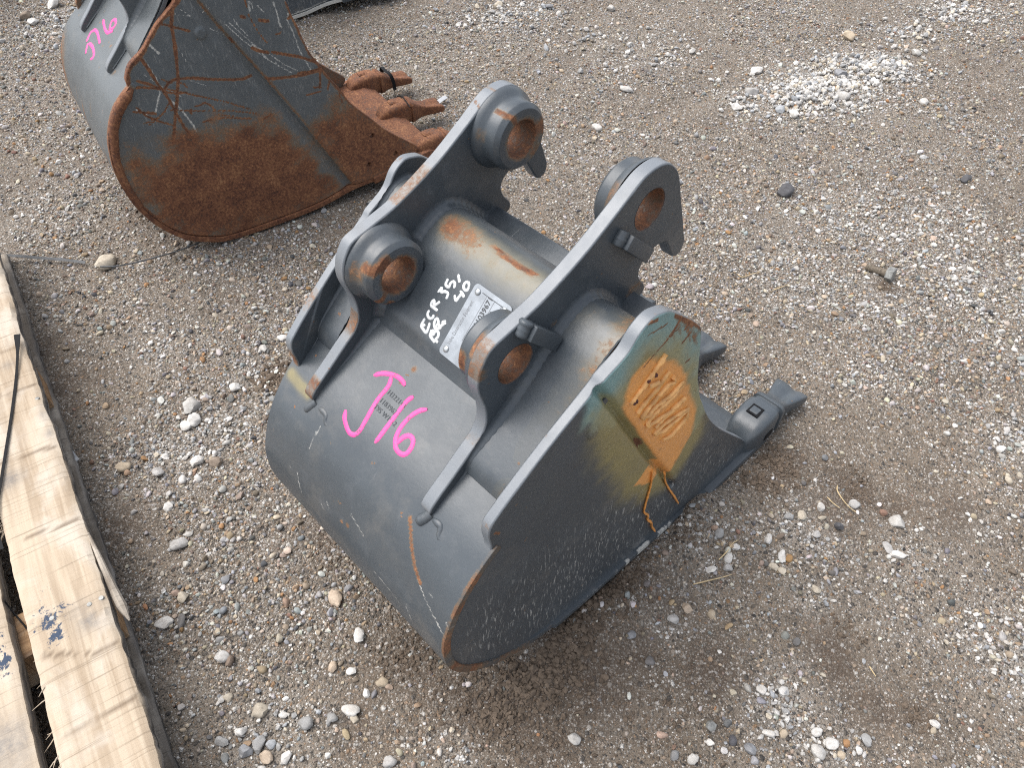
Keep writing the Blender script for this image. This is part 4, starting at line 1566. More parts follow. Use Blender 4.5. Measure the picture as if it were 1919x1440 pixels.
plate_text('Volvo Construction Equipment', .014, .0095, .0066, M_INKPALE, width=(LEN - .028) / (28 * .0066 * .50))
plate_text('11039671', LEN * .54, .030, .0092, M_INK, .0002)
plate_text('199', LEN * .66, .041, .0092, M_INK, .0002)
plate_text('800', LEN * .66, .051, .0092, M_INK, .0002)
plate_text('125.6', LEN * .70, .064, .0085, M_INK, .0002)
plate_text('0.082', LEN * .72, .074, .0085, M_INK, .0002)
for b_ in (.021, .033, .044, .055, .067, .078):
    V = [p0 + sl * a + across * (b_ + d) + pn * .0016 - OFF_A for a, d in ((LEN * .30, 0), (LEN * .93, 0), (LEN * .93, .0005), (LEN * .30, .0005))]
    link('plate_rule', mesh('plate_rule', V, [(0, 1, 2, 3)], M_INKPALE), dplate)
V = [p0 + sl * (LEN * .93 + d) + across * a + pn * .0016 - OFF_A for a, d in ((.014, 0), (.080, 0), (.080, .0008), (.014, .0008))]
link('plate_rule', mesh('plate_rule', V, [(0, 1, 2, 3)], M_INK), dplate)


# welded scribble on the sprayed patch, and the paint that ran from it
def on_side(pts, x=.002):
    q = np.array(FA.plane(pts, 0.0))
    return np.c_[np.full(len(q), x), q]


SCRIB = [z3(s, (900, 550), 3.2) for s in (
    [(1095, 352), (1070, 392), (1045, 425), (1015, 472), (985, 512), (960, 550), (938, 578), (905, 622), (890, 648)],
    [(1115, 455), (1082, 500), (1040, 560), (990, 620), (950, 668), (925, 705)],
    [(1140, 490), (1148, 515), (1110, 535), (1060, 590), (1020, 640), (975, 695), (955, 735), (985, 722), (1020, 680), (1075, 635), (1120, 600), (1165, 555), (1200, 520), (1195, 545), (1150, 590), (1100, 640), (1060, 675), (1010, 730), (985, 780), (1010, 770), (1060, 735), (1120, 700), (1160, 660), (1208, 615)],
    [(1205, 625), (1150, 670), (1090, 730), (1030, 795)],
    [(1230, 680), (1165, 718), (1100, 762), (1060, 795), (1030, 830), (1075, 815), (1130, 770), (1180, 730), (1225, 690), (1218, 730), (1170, 790), (1120, 845), (1075, 868)],
    [(990, 545), (1020, 535), (1050, 520)])]
parts = []
for st in SCRIB:
    p = on_side(spline(st, 2.2), .0042)
    n = len(p)
    rr = .0026 * (0.75 + 0.8 * vnoise(np.arange(n) * .33, np.arange(n) * 0 + st[0][0], 4))
    parts.append(tube(p, rr, seg=7, flat=.8))
v, f = join(parts)
link('weld_scribble', mesh('weld_scribble', v - OFF_A, f, M_BEAD, smooth=60), bucket_a)
ch = []
for (u, w_, r) in ((908, 630, .0032), (1024, 472, .0034), (985, 510, .0022), (898, 640, .0028)):
    p = on_side(z3([(u - 8, w_ + 10), (u, w_), (u + 8, w_ - 10)], (900, 550), 3.2), .0058)
    ch.append(tube(p, [r * .6, r, r * .6], seg=8))
v, f = join(ch)
link('weld_spatter', mesh('weld_spatter', v - OFF_A, f, M_CHAR, smooth=60), bucket_a)
runs = []
for st, r in (([(1221, 882), (1219, 905), (1213, 928), (1207, 950), (1206, 960), (1213, 965), (1212, 973), (1219, 978), (1220, 986), (1225, 993)], .0031), ([(1244, 886), (1245, 900), (1252, 915), (1261, 928), (1269, 941)], .0031)):
    uv = spline(st, 2.0)
    p = on_side(uv, .0012)
    n = len(p)
    runs.append(tube(p, r * (0.8 + .6 * vnoise(np.arange(n) * .4, np.arange(n) * 0 + 3, 6)), seg=7, flat=.5))
v, f = join(runs)
link('paint_run', mesh('paint_run', v - OFF_A, f, M_ORANGE, smooth=60), bucket_a)

# ------------------------------------------------------------------ the rusty bucket behind
TB = rigid(math.radians(7.0), (.249, .400), (.133, .396))
SIDE_B_LOW = [(.712, .080), (.700, .062), (.623, .040), (.532, .036), (.442, .019), (.328, .013), (.211, .016), (.164, .034), (.126, .057), (.092, .099), (.069, .147), (.059, .195), (.057, .235), (.060, .265), (.071, .305), (.075, .315), (.095, .348), (.114, .368), (.130, .384), (.133, .396), (.133, .405), (.148, .429), (.180, .450), (.216, .485), (.242, .504), (.262, .520)]
SIDE_B_TOP = [tuple(p) for p in TB(np.array([(.427, .562), (.443, .577), (.461, .585), (.477, .5795), (.492, .571), (.552, .512), (.580, .468)]))]
SIDE_B = SIDE_B_LOW + SIDE_B_TOP[1:-1] + [(.464, .477), (.469, .451), (.477, .426), (.482, .399), (.491, .369), (.506, .342), (.514, .323), (.543, .274), (.559, .241), (.606, .185), (.633, .153), (.675, .115)]
SHELL_B = [(.62, .029), (.532, .025), (.442, .008), (.328, .002), (.211, .005), (.158, .024), (.119, .049), (.084, .094), (.061, .145), (.051, .194), (.049, .236), (.053, .268), (.064, .309), (.088, .352), (.108, .373), (.133, .392)] + [tuple(p) for p in TB(np.array([(.292, .425), (.342, .457)]))]
SHELL_B_HIT = [tuple(p) for p in spline(SHELL_B, .006)]


def pb(pts, x=0.0):
    return np.array(FB.plane(pts, x))


B_GROOVE = pb([(367, 0), (400, 42), (423, 67), (497, 147), (575, 238), (660, 345)])
B_GROOVE_X = np.vstack([B_GROOVE[0] + (B_GROOVE[0] - B_GROOVE[1]) * 2.0, B_GROOVE])
B_RUSTAREA = pb([(258, 310), (300, 306), (360, 262), (430, 248), (500, 238), (540, 262), (575, 300), (640, 352), (600, 380), (517, 415), (425, 443), (342, 438), (290, 405), (262, 372)])
B_RUSTFRONT = pb([(585, 235), (620, 205), (690, 215), (785, 272), (725, 325), (665, 345), (620, 300)])
B_TINT = pb([(235, 285), (300, 250), (380, 215), (480, 200), (540, 225), (600, 190), (660, 180), (790, 272), (725, 325), (425, 446), (300, 421), (237, 356)])
B_SCR = [(pb(p), w) for p, w in (
    ([(325, -40), (324, 0), (321, 45), (327, 80), (331, 110), (334, 150), (332, 185), (327, 240), (325, 268)], .0038),
    ([(260, 104), (276, 126), (292, 152), (304, 168), (318, 188), (330, 212), (345, 238), (365, 266)], .0034),
    ([(308, 168), (316, 155), (330, 148), (360, 146), (400, 149), (440, 149), (458, 147), (472, 143)], .0034),
    ([(248, 164), (268, 164), (290, 166), (304, 168)], .0028), ([(258, 152), (280, 158), (304, 168)], .0030), ([(302, 148), (322, 156)], .0018), ([(306, 166), (330, 170), (372, 180), (420, 190), (470, 205)], .0016), ([(308, 172), (330, 175), (350, 173)], .0022), ([(328, 150), (345, 158), (350, 163)], .0018),
    ([(498, 145), (520, 144), (545, 141), (570, 137), (595, 130)], .0040), ([(556, 134), (580, 131), (598, 126)], .0026), ([(470, 87), (485, 93), (500, 96)], .004), ([(508, 95), (530, 99), (560, 104), (596, 116)], .0032),
    ([(302, 44), (322, 50), (340, 54), (355, 58)], .0026), ([(318, 190), (310, 208), (296, 222), (280, 234)], .0016), ([(256, 202), (275, 218), (300, 228), (330, 236)], .0022), ([(266, 234), (280, 228), (292, 222)], .0016), ([(250, 210), (290, 212)], .0022), ([(276, 212), (292, 213)], .0024),
    ([(365, 200), (385, 192), (398, 200), (404, 208)], .002), ([(320, 206), (380, 208), (430, 207), (480, 212)], .0014), ([(357, 205), (358, 212)], .003), ([(597, 128), (598, 150), (597, 162)], .003), ([(585, 161), (600, 161)], .002), ([(573, 176), (600, 168)], .002), ([(632, 170), (640, 190)], .002), ([(615, 150), (612, 165)], .0024),
    ([(484, 35), (500, 37)], .004), ([(450, 28), (456, 30)], .004), ([(456, -10), (462, 22), (480, 55), (498, 78)], .0014), ([(545, 25), (538, 32)], .003), ([(514, 62), (524, 58)], .002), ([(430, 70), (436, 78)], .004), ([(410, 215), (440, 218)], .0014), ([(495, 222), (508, 214)], .002), ([(380, 228), (420, 220), (470, 222)], .0016))]
B_PALE = [(pb(p), w) for p, w in (
    ([(425, 38), (452, 62), (480, 86), (505, 100), (530, 118), (556, 130)], .0016), ([(420, 42), (450, 70), (478, 92), (500, 110)], .0016), ([(434, 32), (448, 50), (462, 64)], .0014), ([(470, 80), (505, 112), (545, 134)], .0014), ([(540, 10), (536, 35), (548, 60), (556, 85), (566, 105), (580, 128)], .0020),
    ([(510, 2), (516, 18), (521, 40)], .0022), ([(464, 0), (466, 18)], .0030), ([(470, 0), (472, 14)], .0016), ([(300, 172), (296, 190), (292, 210)], .0024), ([(316, 185), (340, 205), (362, 234), (368, 246)], .0026), ([(270, 140), (300, 160), (340, 180)], .0009), ([(276, 120), (290, 140), (300, 162)], .0012),
    ([(328, 26), (356, 30)], .001), ([(330, 14), (346, 22), (358, 30)], .001), ([(278, 82), (298, 100)], .003), ([(255, 205), (268, 212), (282, 220)], .0026), ([(340, 100), (350, 116)], .0012), ([(480, 8), (492, 20)], .0018), ([(356, 150), (386, 160)], .0012), ([(395, 55), (420, 66)], .001), ([(378, 30), (392, 10)], .0012), ([(512, 110), (520, 122)], .0012), ([(520, 40), (525, 48)], .003))]
B_EDGE = pb([(330, -4), (312, 22), (292, 48), (267, 93), (242, 123), (236, 138), (238, 153), (242, 164)])
B_EDGE2 = pb([(244, 166), (229, 188), (216, 213), (209, 240), (209, 262), (213, 297), (222, 324), (239, 354), (265, 389), (302, 419), (344, 440), (381, 446), (425, 444), (517, 415), (600, 382), (662, 347), (725, 324), (785, 274), (720, 240), (655, 190), (607, 132), (580, 97), (557, 48), (537, 0)])


def side_paint_B(P, face):
    on = (face >= 1).astype(float)
    nz = fbm(P[:, 0] * 30, P[:, 1] * 30, 70, 4) - .5
    nz2 = fbm(P[:, 0] * 26 + P[:, 1] * 8, P[:, 1] * 60 - P[:, 0] * 20, 170, 4) - .5
    ra = sstep(poly_sd(P, B_RUSTAREA) + nz * .06 + nz2 * .06, -.085, .060) * .84
    rf = sstep(poly_sd(P, B_RUSTFRONT) + nz * .07, -.075, .05) * .80
    ru = np.maximum(ra, rf)
    g = seg_dist(P, B_GROOVE_X)
    ru = ru * (1 - .85 * sstep(g, .030, .010) * (P[:, 0] < np.interp(P[:, 1], B_GROOVE[::-1, 1], B_GROOVE[::-1, 0])))
    ru = np.maximum(ru, sstep(g, .010, .002) * .50 * (P[:, 0] > np.interp(P[:, 1], B_GROOVE[::-1, 1], B_GROOVE[::-1, 0])))
    ti = sstep(poly_sd(P, B_TINT) + nz * .06 + nz2 * .05, -.06, .10) * .30
    ru = np.maximum(ru, ti)
    for s, w in B_SCR:
        ru = np.maximum(ru, sstep(seg_dist(P, s) + nz * .0016, w * 1.15, w * .35) * .95)
    e = seg_dist(P, B_EDGE)
    ru = np.maximum(ru, sstep(e + nz * .008, .010, .003) * .9)
    e2 = seg_dist(P, B_EDGE2)
    ru = np.maximum(ru, sstep(e2 + nz * .006, .009, .003) * .75)
    pa = np.zeros(len(P))
    for s, w in B_PALE:
        pa = np.maximum(pa, sstep(seg_dist(P, s), w * 1.5, w * .5) * .70)
    for s, w in B_SCR[:12]:
        dd = seg_dist(P, s)
        pa = np.maximum(pa, sstep(np.abs(dd - w * 1.25), w * .5, 0) * .45)
    for hy, hz, hr in B_HOLES_:
        dd = np.hypot(P[:, 0] - hy, P[:, 1] - hz)
        pa = np.maximum(pa, sstep(np.abs(dd - .0075), .003, .0012) * .55)
    sc_ = np.full(len(P), .30) * (1 - ra)
    return {'rust': ru * np.where(on > 0, 1, .9), 'pale': pa * on, 'scuff': sc_ * on}


def side_shape_B(P):
    a, b = B_GROOVE_X[0], B_GROOVE_X[-1]
    n = np.array([-(b - a)[1], (b - a)[0]])
    n /= np.linalg.norm(n)
    if n[0] < 0:
        n = -n
    s = (P - a) @ n
    d = .0065 * sstep(s, -.003, .003) - .0055 * sstep(np.abs(s + .010), .022, 0)
    q = pb([(376, 62)])[0]
    d = d + .004 * sstep(np.linalg.norm(P - q, axis=1), .0125, .008)
    d = d + (fbm(P[:, 0] * 14, P[:, 1] * 14, 14, 3) - .5) * .003
    for s_, w in B_SCR[:16]:
        d = d - .0009 * sstep(seg_dist(P, s_), w, w * .3)
    return d


def shell_paint_B(V, S):
    x, y, z = V[:, 0], V[:, 1], V[:, 2]
    st = fbm(x * 55, z * 5 + y * 5, 61, 3)
    ru = sstep(z, .30, .05) * .42 + sstep(st, .56, .74) * sstep(z, .36, .24) * .55
    ru = np.maximum(ru, sstep(np.abs(x + .43), .07, .0) * sstep(z, .40, .30) * .55)
    ru = np.maximum(ru, sstep(x, -.014, -.004) * sstep(z, .40, .39) * .85)
    pit = sstep(vnoise(x * 220, (y + z) * 140, 31), .84, .92) * sstep(z, .33, .42) * .5
    return {'rust': np.maximum(ru, pit)}


B_HOLES_ = B_HOLES = [(*pb([p])[0], .0062) for p in ((695, 252), (739, 285), (689, 306))]
LIP_B = [(.585, .024), (.585, .040), (.690, .058), (.742, .064), (.776, .050), (.772, .040)]
bucket_b, OFF_B = build_bucket(
    'excavator_bucket', 'larger rust scratched digging bucket with rusty teeth standing behind the small one', FB, 0.43, TB, SHELL_B, SIDE_B,
    (M_OLD, M_OLD, M_OLD), {'mat': M_RUST, 'poly': LIP_B, 'tooth': .727, 'tz': .024, 'ts': .88, 'mat_tooth': M_RUST, 'mat_tooth2': M_RUST}, (-.025, -.212, -.400), True,
    {'shell': shell_paint_B, 'side': side_paint_B, 'shape': side_shape_B, 'far_side': lambda P, face: {'rust': np.full(len(P), .42)}, 'grid': .0027, 'holes': B_HOLES}, lod=1.3)
# rusty weld roll along the heel's edge
pts = spline(pb([(243, 168), (229, 188), (216, 214), (209, 242), (209, 262), (213, 297), (222, 324), (239, 355), (262, 388)]), .004)
rr = np.interp(np.linspace(0, 1, len(pts)), [0, .06, .5, 1], [.004, .010, .0085, .004])
tube_obj('weld_bead', np.c_[np.full(len(pts), -.001), pts + (.004, 0)], rr, M_RUST, bucket_b, OFF_B, ripple=.06, freq=500, seg=10)
JB = [z3(s, (100, 0), 6.0) for s in ([(372, 470), (398, 405), (425, 358), (465, 333), (492, 362), (508, 420), (524, 490)], [(402, 482), (438, 520), (456, 590), (446, 645), (416, 664)], [(388, 486), (374, 540), (364, 602)],
                                     [(560, 218), (570, 280), (585, 335), (612, 366), (645, 352), (672, 348)], [(640, 352), (636, 300), (655, 240), (688, 214), (704, 245), (690, 290), (660, 318), (640, 322)])]
v, f = writing(FB, JB, SHELL_B_HIT, .0075, 2.5)
link('lot_number_marking', mesh('lot_number_marking', v - OFF_B, f, M_PINK, smooth=60), bucket_b)

# ------------------------------------------------------------------ buckets further back, cut by the top of the picture
_q = at(556, 36)


class Placed(Frame):
    def __init__(s, azimuth, local, worldp):
        Frame.__init__(s, azimuth, 0.0)
        s.o = np.array([worldp[0], worldp[1], 0]) - local[0] * s.ax - local[1] * s.ay


FC = Placed(119, (0.0, .42), _q)
bucket_c, OFF_C = build_bucket(
    'excavator_bucket', 'dark grey digging bucket with bright worn floor edge farthest back at the top', FC, 0.5, TB, SHELL_B, SIDE_B,
    (M_GREY, M_GREY, M_GREY), {'mat': M_GREY, 'poly': LIP_B, 'tooth': .727, 'tz': .024, 'mat_tooth': M_GREY, 'mat_tooth2': M_GREY}, (-.03, -.25, -.47), True,
    {'shell': lambda V, S: {'pale': sstep(V[:, 0], -.004, .002) * sstep(V[:, 2], .30, .20) * .8}, 'grid': .012, 'side': lambda P, face: {'scuff': np.where(face == 1, .55, 0.0), 'pale': sstep(seg_dist(P, [(.092, .09), (.126, .05), (.211, .012), (.328, .008), (.442, .014), (.532, .03)]), .014, .004) * .85}}, lod=2.0)

def copy_tree(o, parent=None):
    c_ = o.copy()
    COL.objects.link(c_)
    c_.parent = parent
    for ch_ in list(o.children):
        copy_tree(ch_, c_)
    return c_


bucket_d = copy_tree(bucket_c)
bucket_d.location = Vector(bucket_c.location) + Vector(at(50, 4) - at(600, 18)) + Vector((-.30, .08, 0))
bucket_d['label'] = 'dark bucket barely showing at the upper left corner'

# ------------------------------------------------------------------ the pallet
PT = 0.120                     # height of the top deck
p_r0, p_r1 = at(0, 491, PT), at(302, 1440, PT)
pd = (p_r1 - p_r0)
pd[2] = 0
pang = math.atan2(pd[1], pd[0])
AX = pd / np.linalg.norm(pd)
PN = np.array([AX[1], -AX[0], 0])         # across, to the left of the boards seen from the camera
if PN[0] > 0:
    PN = -PN
pal = bpy.data.objects.new('wooden_pallet', None)
COL.objects.link(pal)
pal_o = p_r1 + np.array([0, 0, 0])
pal_o[2] = 0
pal.location = pal_o
pal.rotation_euler = (0, 0, math.atan2(-AX[1], -AX[0]) - math.pi / 2)   # local +y runs up the board, away from the camera
tag(pal, 'pale sawn wooden pallet with flaking blue paint at the picture edge', 'pallet')
_pm = Matrix.Rotation(-pal.rotation_euler.z, 3, 'Z')


def pl_loc(u, v, z=PT):
    return np.array(_pm @ Vector(at(u, v, z) - pal_o))


def board(name, x0, x1, y0, y1, z0, z1, mat, paint=None, rough_edge=0.0, seed=0, step=.006):
    """a sawn board with uneven long edges; x across, y along"""
    ny_ = max(2, int((y1 - y0) / step))
    ys = np.linspace(y0, y1, ny_)
    wv = (fbm(ys * 11, ys * 0 + seed, seed, 3) - .5)
    wv2 = (fbm(ys * 13, ys * 0 + seed + 5, seed + 3, 3) - .5)
    fine = (fbm(ys * 90, ys * 0, seed + 8, 2) - .5)
    xa = x0 + wv * .003 + fine * .002
    xb = x1 + wv2 * .003 + fine * .002 + rough_edge * np.minimum(0, (fbm(ys * 9, ys * 0 + 3, seed + 11, 4) - .50)) * .018
    nx_ = max(6, int((x1 - x0) / step))
    us = np.linspace(0, 1, nx_)
    b = .0022
    V, F_ = [], []
    X = xa[:, None] + (xb - xa)[:, None] * us
    Y = np.repeat(ys[:, None], nx_, 1)
    bow = (fbm(ys * 4, ys * 0 + 2, seed + 20, 2) - .5) * .004
    Z = z1 + bow[:, None] + (fbm(X * 40, Y * 40, seed + 4, 2) - .5) * .0010 - b * ((us < .001) | (us > .999)) - .006 * rough_edge * sstep(us, .93, 1.0)[None] * (fbm(ys * 30, ys * 0 + 1, seed + 2, 2))[:, None]
    top = np.dstack([X, Y, Z]).reshape(-1, 3)
    # sides: two extra rows per side, and the underside
    rows = [top]
    n_top = nx_
    s_r = np.c_[xb + .0012 + (fbm(ys * 60, ys * 0 + 7, seed + 30, 2) - .5) * .004 * (1 + 2 * rough_edge), ys, np.full(ny_, z0 * .45 + z1 * .55)]
    s_r2 = np.c_[xb - .0008, ys, np.full(ny_, z0)]
    s_l = np.c_[xa - .0012, ys, np.full(ny_, z0 * .45 + z1 * .55)]
    s_l2 = np.c_[xa + .0008, ys, np.full(ny_, z0)]
    cols = [top.reshape(ny_, nx_, 3), s_r[:, None], s_r2[:, None], s_l2[:, None], s_l[:, None]]
    G = np.concatenate(cols, 1)
    m = G.shape[1]
    ix = np.arange(ny_ * m).reshape(ny_, m)
    nxt = np.roll(ix, -1, 1)
    F_ = [tuple(q) for q in np.stack([ix[:-1], nxt[:-1], nxt[1:], ix[1:]], -1).reshape(-1, 4)]
    F_.append(tuple(ix[0][::-1]))
    F_.append(tuple(ix[-1]))
    V = G.reshape(-1, 3)
    istop = np.zeros((ny_, m), bool)
    istop[:, 1:nx_ - 1] = True
    att = {'grey': np.where(istop.ravel(), 0.0, 0.0)}
    side = np.zeros((ny_, m))
    side[:, nx_:nx_ + 2] = 1
    side[:, nx_ - 1] = .35
    att['grey'] = side.ravel() * (.9 if rough_edge else .35)
    if paint:
        att.update(paint(V[:, :2], istop.ravel()))
    me = mesh(name, V, F_, mat, att, smooth=35)
    return link(name, me, pal)


qa, qb = pl_loc(0, 950), pl_loc(122, 1440)
BW = 0.5 * (-qa[0] - qb[0]) * 1.0
BW = float(np.clip(-qb[0], .10, .20))
A_CR = [np.array([pl_loc(u, v)[:2] for u, v in s]) for s in ([(24, 1018), (70, 1000), (120, 985), (152, 968)], [(124, 1380), (170, 1350), (215, 1330), (255, 1308)], [(0, 872), (60, 850), (108, 836)], [(60, 1170), (100, 1155)], [(0, 745), (50, 728), (78, 718)], [(80, 1230), (180, 1225), (230, 1200)])]
A_BLUE = [(pl_loc(u, v)[:2], r, w) for u, v, r, w in ((105, 1192, .014, .85), (90, 1165, .022, .6), (118, 1140, .014, .5), (80, 1120, .010, .35), (100, 1095, .010, .4), (140, 1195, .012, .4), (66, 1185, .012, .45), (85, 1150, .030, .34))]
A_SMK = [(pl_loc(u, v)[:2], r, w) for u, v, r, w in ((168, 1165, .016, .55), (150, 1145, .018, .3), (18, 900, .018, .6), (95, 810, .010, .5), (85, 775, .012, .35), (16, 685, .012, .35), (195, 1125, .006, .5), (30, 740, .008, .35))]
A_RED = np.array([pl_loc(u, v)[:2] for u, v in ((0, 662), (25, 652), (48, 644))])


def board_paint(P, top):
    cr = np.zeros(len(P))
    wob = (fbm(P[:, 0] * 60, P[:, 1] * 60, 3, 3) - .5) * .006
    for c_ in A_CR:
        cr = np.maximum(cr, sstep(seg_dist(P, c_) + wob, .0034, .0006) * .8)
    cr = np.maximum(cr, sstep(seg_dist(P, A_RED) + wob, .006, .001) * .5)
    bl = np.zeros(len(P))
    for c_, r, w in A_BLUE:
        bl = np.maximum(bl, w * np.exp(-(np.linalg.norm(P - c_, axis=1) / r) ** 2))
    sm = np.zeros(len(P))
    for c_, r, w in A_SMK:
        sm = np.maximum(sm, w * np.exp(-(np.linalg.norm(P - c_, axis=1) / r) ** 2))
    return {'crack': cr * top, 'blue': bl * top, 'smoke': sm * top}


def board_paint2(P, top):
    bl = np.zeros(len(P))
    for u, v, r, w in ((5, 1245, .022, .7), (5, 1215, .015, .5), (0, 1190, .015, .4)):
        bl = np.maximum(bl, w * np.exp(-(np.linalg.norm(P - pl_loc(u, v)[:2], axis=1) / r) ** 2))
    sm = np.zeros(len(P))
    for u, v, r, w in ((10, 1400, .035, .55), (30, 1430, .03, .35)):
        sm = np.maximum(sm, w * np.exp(-(np.linalg.norm(P - pl_loc(u, v)[:2], axis=1) / r) ** 2))
    return {'blue': bl * top, 'smoke': sm * top}


DT = .030
board('deck_board', -BW, 0.0, -.30, 1.30, PT - DT, PT, M_WOOD, board_paint, .55, 3)
q2 = pl_loc(73, 1440)
q2b = pl_loc(0, 1119)
board('deck_board', q2[0] - BW * 1.05, q2[0], -.30, .95, PT - DT, PT, M_WOOD, board_paint2, 0.12, 9)
board('deck_board', q2[0] - BW * 2.3, q2[0] - BW * 1.25, -.30, 1.30, PT - DT, PT, M_WOOD, None, 0.1, 15)
q3 = pl_loc(40, 1200, PT - .04)
for yy in (q3[1], q3[1] + .52, q3[1] - .47):
    def cross(P, top):
        return {}
    st = board('stringer', -.036, .036, -.012, BW * 3.4, .016, PT - DT - .0005, M_WOOD2, None, 0, 21)
    st.rotation_euler = (0, 0, math.pi / 2)
    st.location = (-.022, yy, 0)
board('bottom_board', -BW * 1.02 + .012, -.006, -.30, 1.30, .000, .016, M_WOODG, None, .15, 27)
board('bottom_board', -BW * 2.5, -BW * 1.5, -.30, 1.30, .000, .016, M_WOODG, None, .2, 33)
# the torn strip of bark along the outer edge of the deck board
pp = []
for (u, v, z) in ((165, 1000, PT - .004), (186, 1046, PT - .006), (203, 1085, PT - .012), (222, 1126, PT - .016), (243, 1164, PT - .022)):
    pp.append(pl_loc(u, v, z))
pp = spline(np.array(pp), .006)
rr = np.interp(np.linspace(0, 1, len(pp)), [0, .5, .85, 1], [.002, .005, .007, .001])
v, f = tube(pp, rr, seg=8, flat=1.0, up=(0, 0, 1))
v[:, 0] = np.where(v[:, 0] > pp[:, 0].mean(), v[:, 0], v[:, 0])
link('bark_strip', mesh('bark_strip', v, f, M_WOODG, smooth=40), pal)
for u, v_ in ((190, 1122), (168, 1134), (98, 1160), (28, 760), (70, 748)):
    q = pl_loc(u, v_)
    bm = bmesh.new()
    bmesh.ops.create_cone(bm, cap_ends=True, segments=12, radius1=.0038, radius2=.0032, depth=.0016)
    for w_ in bm.verts:
        w_.co += Vector((q[0], q[1], PT + .0008))
    link('nail_head', bm_mesh('nail_head', bm, M_BOLT, 40), pal)
sp_ = []
for base, k, ln in (((72, 1232), 4, .020), ((85, 1268), 3, .03), ((92, 1310), 3, .035), ((100, 1370), 3, .03), ((115, 1410), 4, .03), ((10, 960), 5, .05), ((4, 990), 4, .06)):
    for i in range(k):
        p_ = pl_loc(*base, PT - .004) + np.array([0.004, RNG.uniform(-.01, .01), 0])
        d_ = np.array([-RNG.uniform(.3, 1), RNG.uniform(-1.2, .4), RNG.uniform(-.4, .15)])
        d_ /= np.linalg.norm(d_)
        e_ = p_ + d_ * ln * RNG.uniform(.4, 1)
        sp_.append(tube([p_, (p_ + e_) / 2 + RNG.normal(0, .0015, 3), e_], [.0011, .0008, .0003], seg=5))
v, f = join(sp_)
sl_ = link('splinters', mesh('splinters', v, f, M_WOOD, smooth=60), pal)
sl_['kind'] = 'stuff'


def ribbon(P, N_, w, th=.0007):
    P, N_ = np.asarray(P, float), np.asarray(N_, float)
    t = np.gradient(P, axis=0)
    t /= np.linalg.norm(t, axis=1)[:, None]
    s = np.cross(N_, t)
    s /= np.linalg.norm(s, axis=1)[:, None]
    w = np.broadcast_to(w, len(P))[:, None]
    R = np.stack([P - s * w / 2 + N_ * th, P + s * w / 2 + N_ * th, P + s * w / 2 - N_ * th, P - s * w / 2 - N_ * th], 1)
    n = len(P)
    ix = np.arange(n * 4).reshape(n, 4)
    nx_ = np.roll(ix, -1, 1)
    F_ = [tuple(q) for q in np.stack([ix[:-1], nx_[:-1], nx_[1:], ix[1:]], -1).reshape(-1, 4)]
    F_ += [tuple(ix[0][::-1]), tuple(ix[-1])]
    return R.reshape(-1, 3), F_


def thing(name, V, F_, mat, label, cat, group=None, smooth=60, colors=None):
    V = np.asarray(V)
    c = V.mean(0)
    c[2] = V[:, 2].min()
    o = link(name, mesh(name, V - c, F_, mat, smooth=smooth, colors=colors), None, tuple(c))
    tag(o, label, cat, group)
    return o


# black strap lying on the deck board
P = [at(u, v, PT + h) for u, v, h in ((32, 627, .012), (33, 660, .008), (31, 700, .005), (26, 745, .004), (19, 795, .004), (11, 845, .004), (4, 890, .004), (-4, 940, .004), (-6, 990, .004), (4, 1030, .002))]
P = spline(np.array(P), .006)
wd = np.interp(np.linspace(0, 1, len(P)), [0, .03, .10, 1], [.0105, .009, .0042, .0042])
v, f = ribbon(P, np.tile((0.2, -.1, 1.0), (len(P), 1)) / 1.03, wd, .0006)
thing('plastic_strap', v, f, M_BLACK, 'thin black plastic strap lying along the pale pallet board', 'strap')
# thin cord under the boards
P = spline(np.array([at(u, v, z) for u, v, z in ((-6, 1108, PT + .002), (14, 1135, PT - .018), (38, 1164, PT - .024), (58, 1188, PT - .028))]), .006)
v, f = tube(P, .0012, seg=6)
thing('cord', v, f, M_BLACK, 'dark thin cord in the gap between two pallet boards', 'cord')

# steel strapping on the ground behind the pallet
P = []
for u, v, h in ((-30, 479, .010), (20, 479, .012), (70, 483, .010), (120, 487, .006), (160, 492, .004)):
    q = at(u, v, h)
    q[2] = max(q[2], float(ground_h(q[0], q[1])) + .004)
    P.append(q)
P = spline(np.array(P), .01)
v, f = ribbon(P, np.tile((0.1, -.55, .83), (len(P), 1)), .0062, .0006)
strap = thing('steel_strap', v, f, M_STRAP, 'flat dark steel strapping on the gravel left of the tan boulder', 'strap')
P = []
for u, v, h in ((188, 500, .030), (215, 499, .032), (250, 493, .022), (300, 480, .014), (345, 466, .008), (384, 450, .006), (420, 441, .004)):
    q = at(u, v, h)
    P.append(q)
P = spline(np.array(P), .01)
v, f = tube(P, .0017, seg=7)
thing('wire', v, f, M_STRAP, 'thin steel wire from the tan boulder to the rusty bucket', 'wire')

# tie around the rusty teeth, and the shred of film behind
_ty = .727 + .105
P = np.array([FB.world(p) for p in ((-.362, _ty, .036), (-.362, _ty - .002, .060), (-.368, _ty - .006, .080), (-.395, _ty - .010, .084), (-.425, _ty - .006, .079), (-.432, _ty - .002, .05))])
P = spline(P, .006)
v, f = ribbon(P, np.array([np.cross(a_, FB.ay) for a_ in np.gradient(P, axis=0) / np.linalg.norm(np.gradient(P, axis=0), axis=1)[:, None]]), .0095, .0008)
P2 = spline(np.array([FB.world(p) for p in ((-.362, _ty, .044), (-.335, _ty - .015, .020), (-.300, _ty - .030, .026), (-.262, _ty - .042, .070), (-.222, _ty - .044, .0905), (-.178, _ty - .044, .080))]), .006)
v2, f2 = tube(P2, .0016, seg=6)
V, F_ = join([(v, f), (v2, f2)])
thing('cable_tie', V, F_, M_BLACK, 'black cable tie looped round the rusty bucket tooth', 'cable tie')
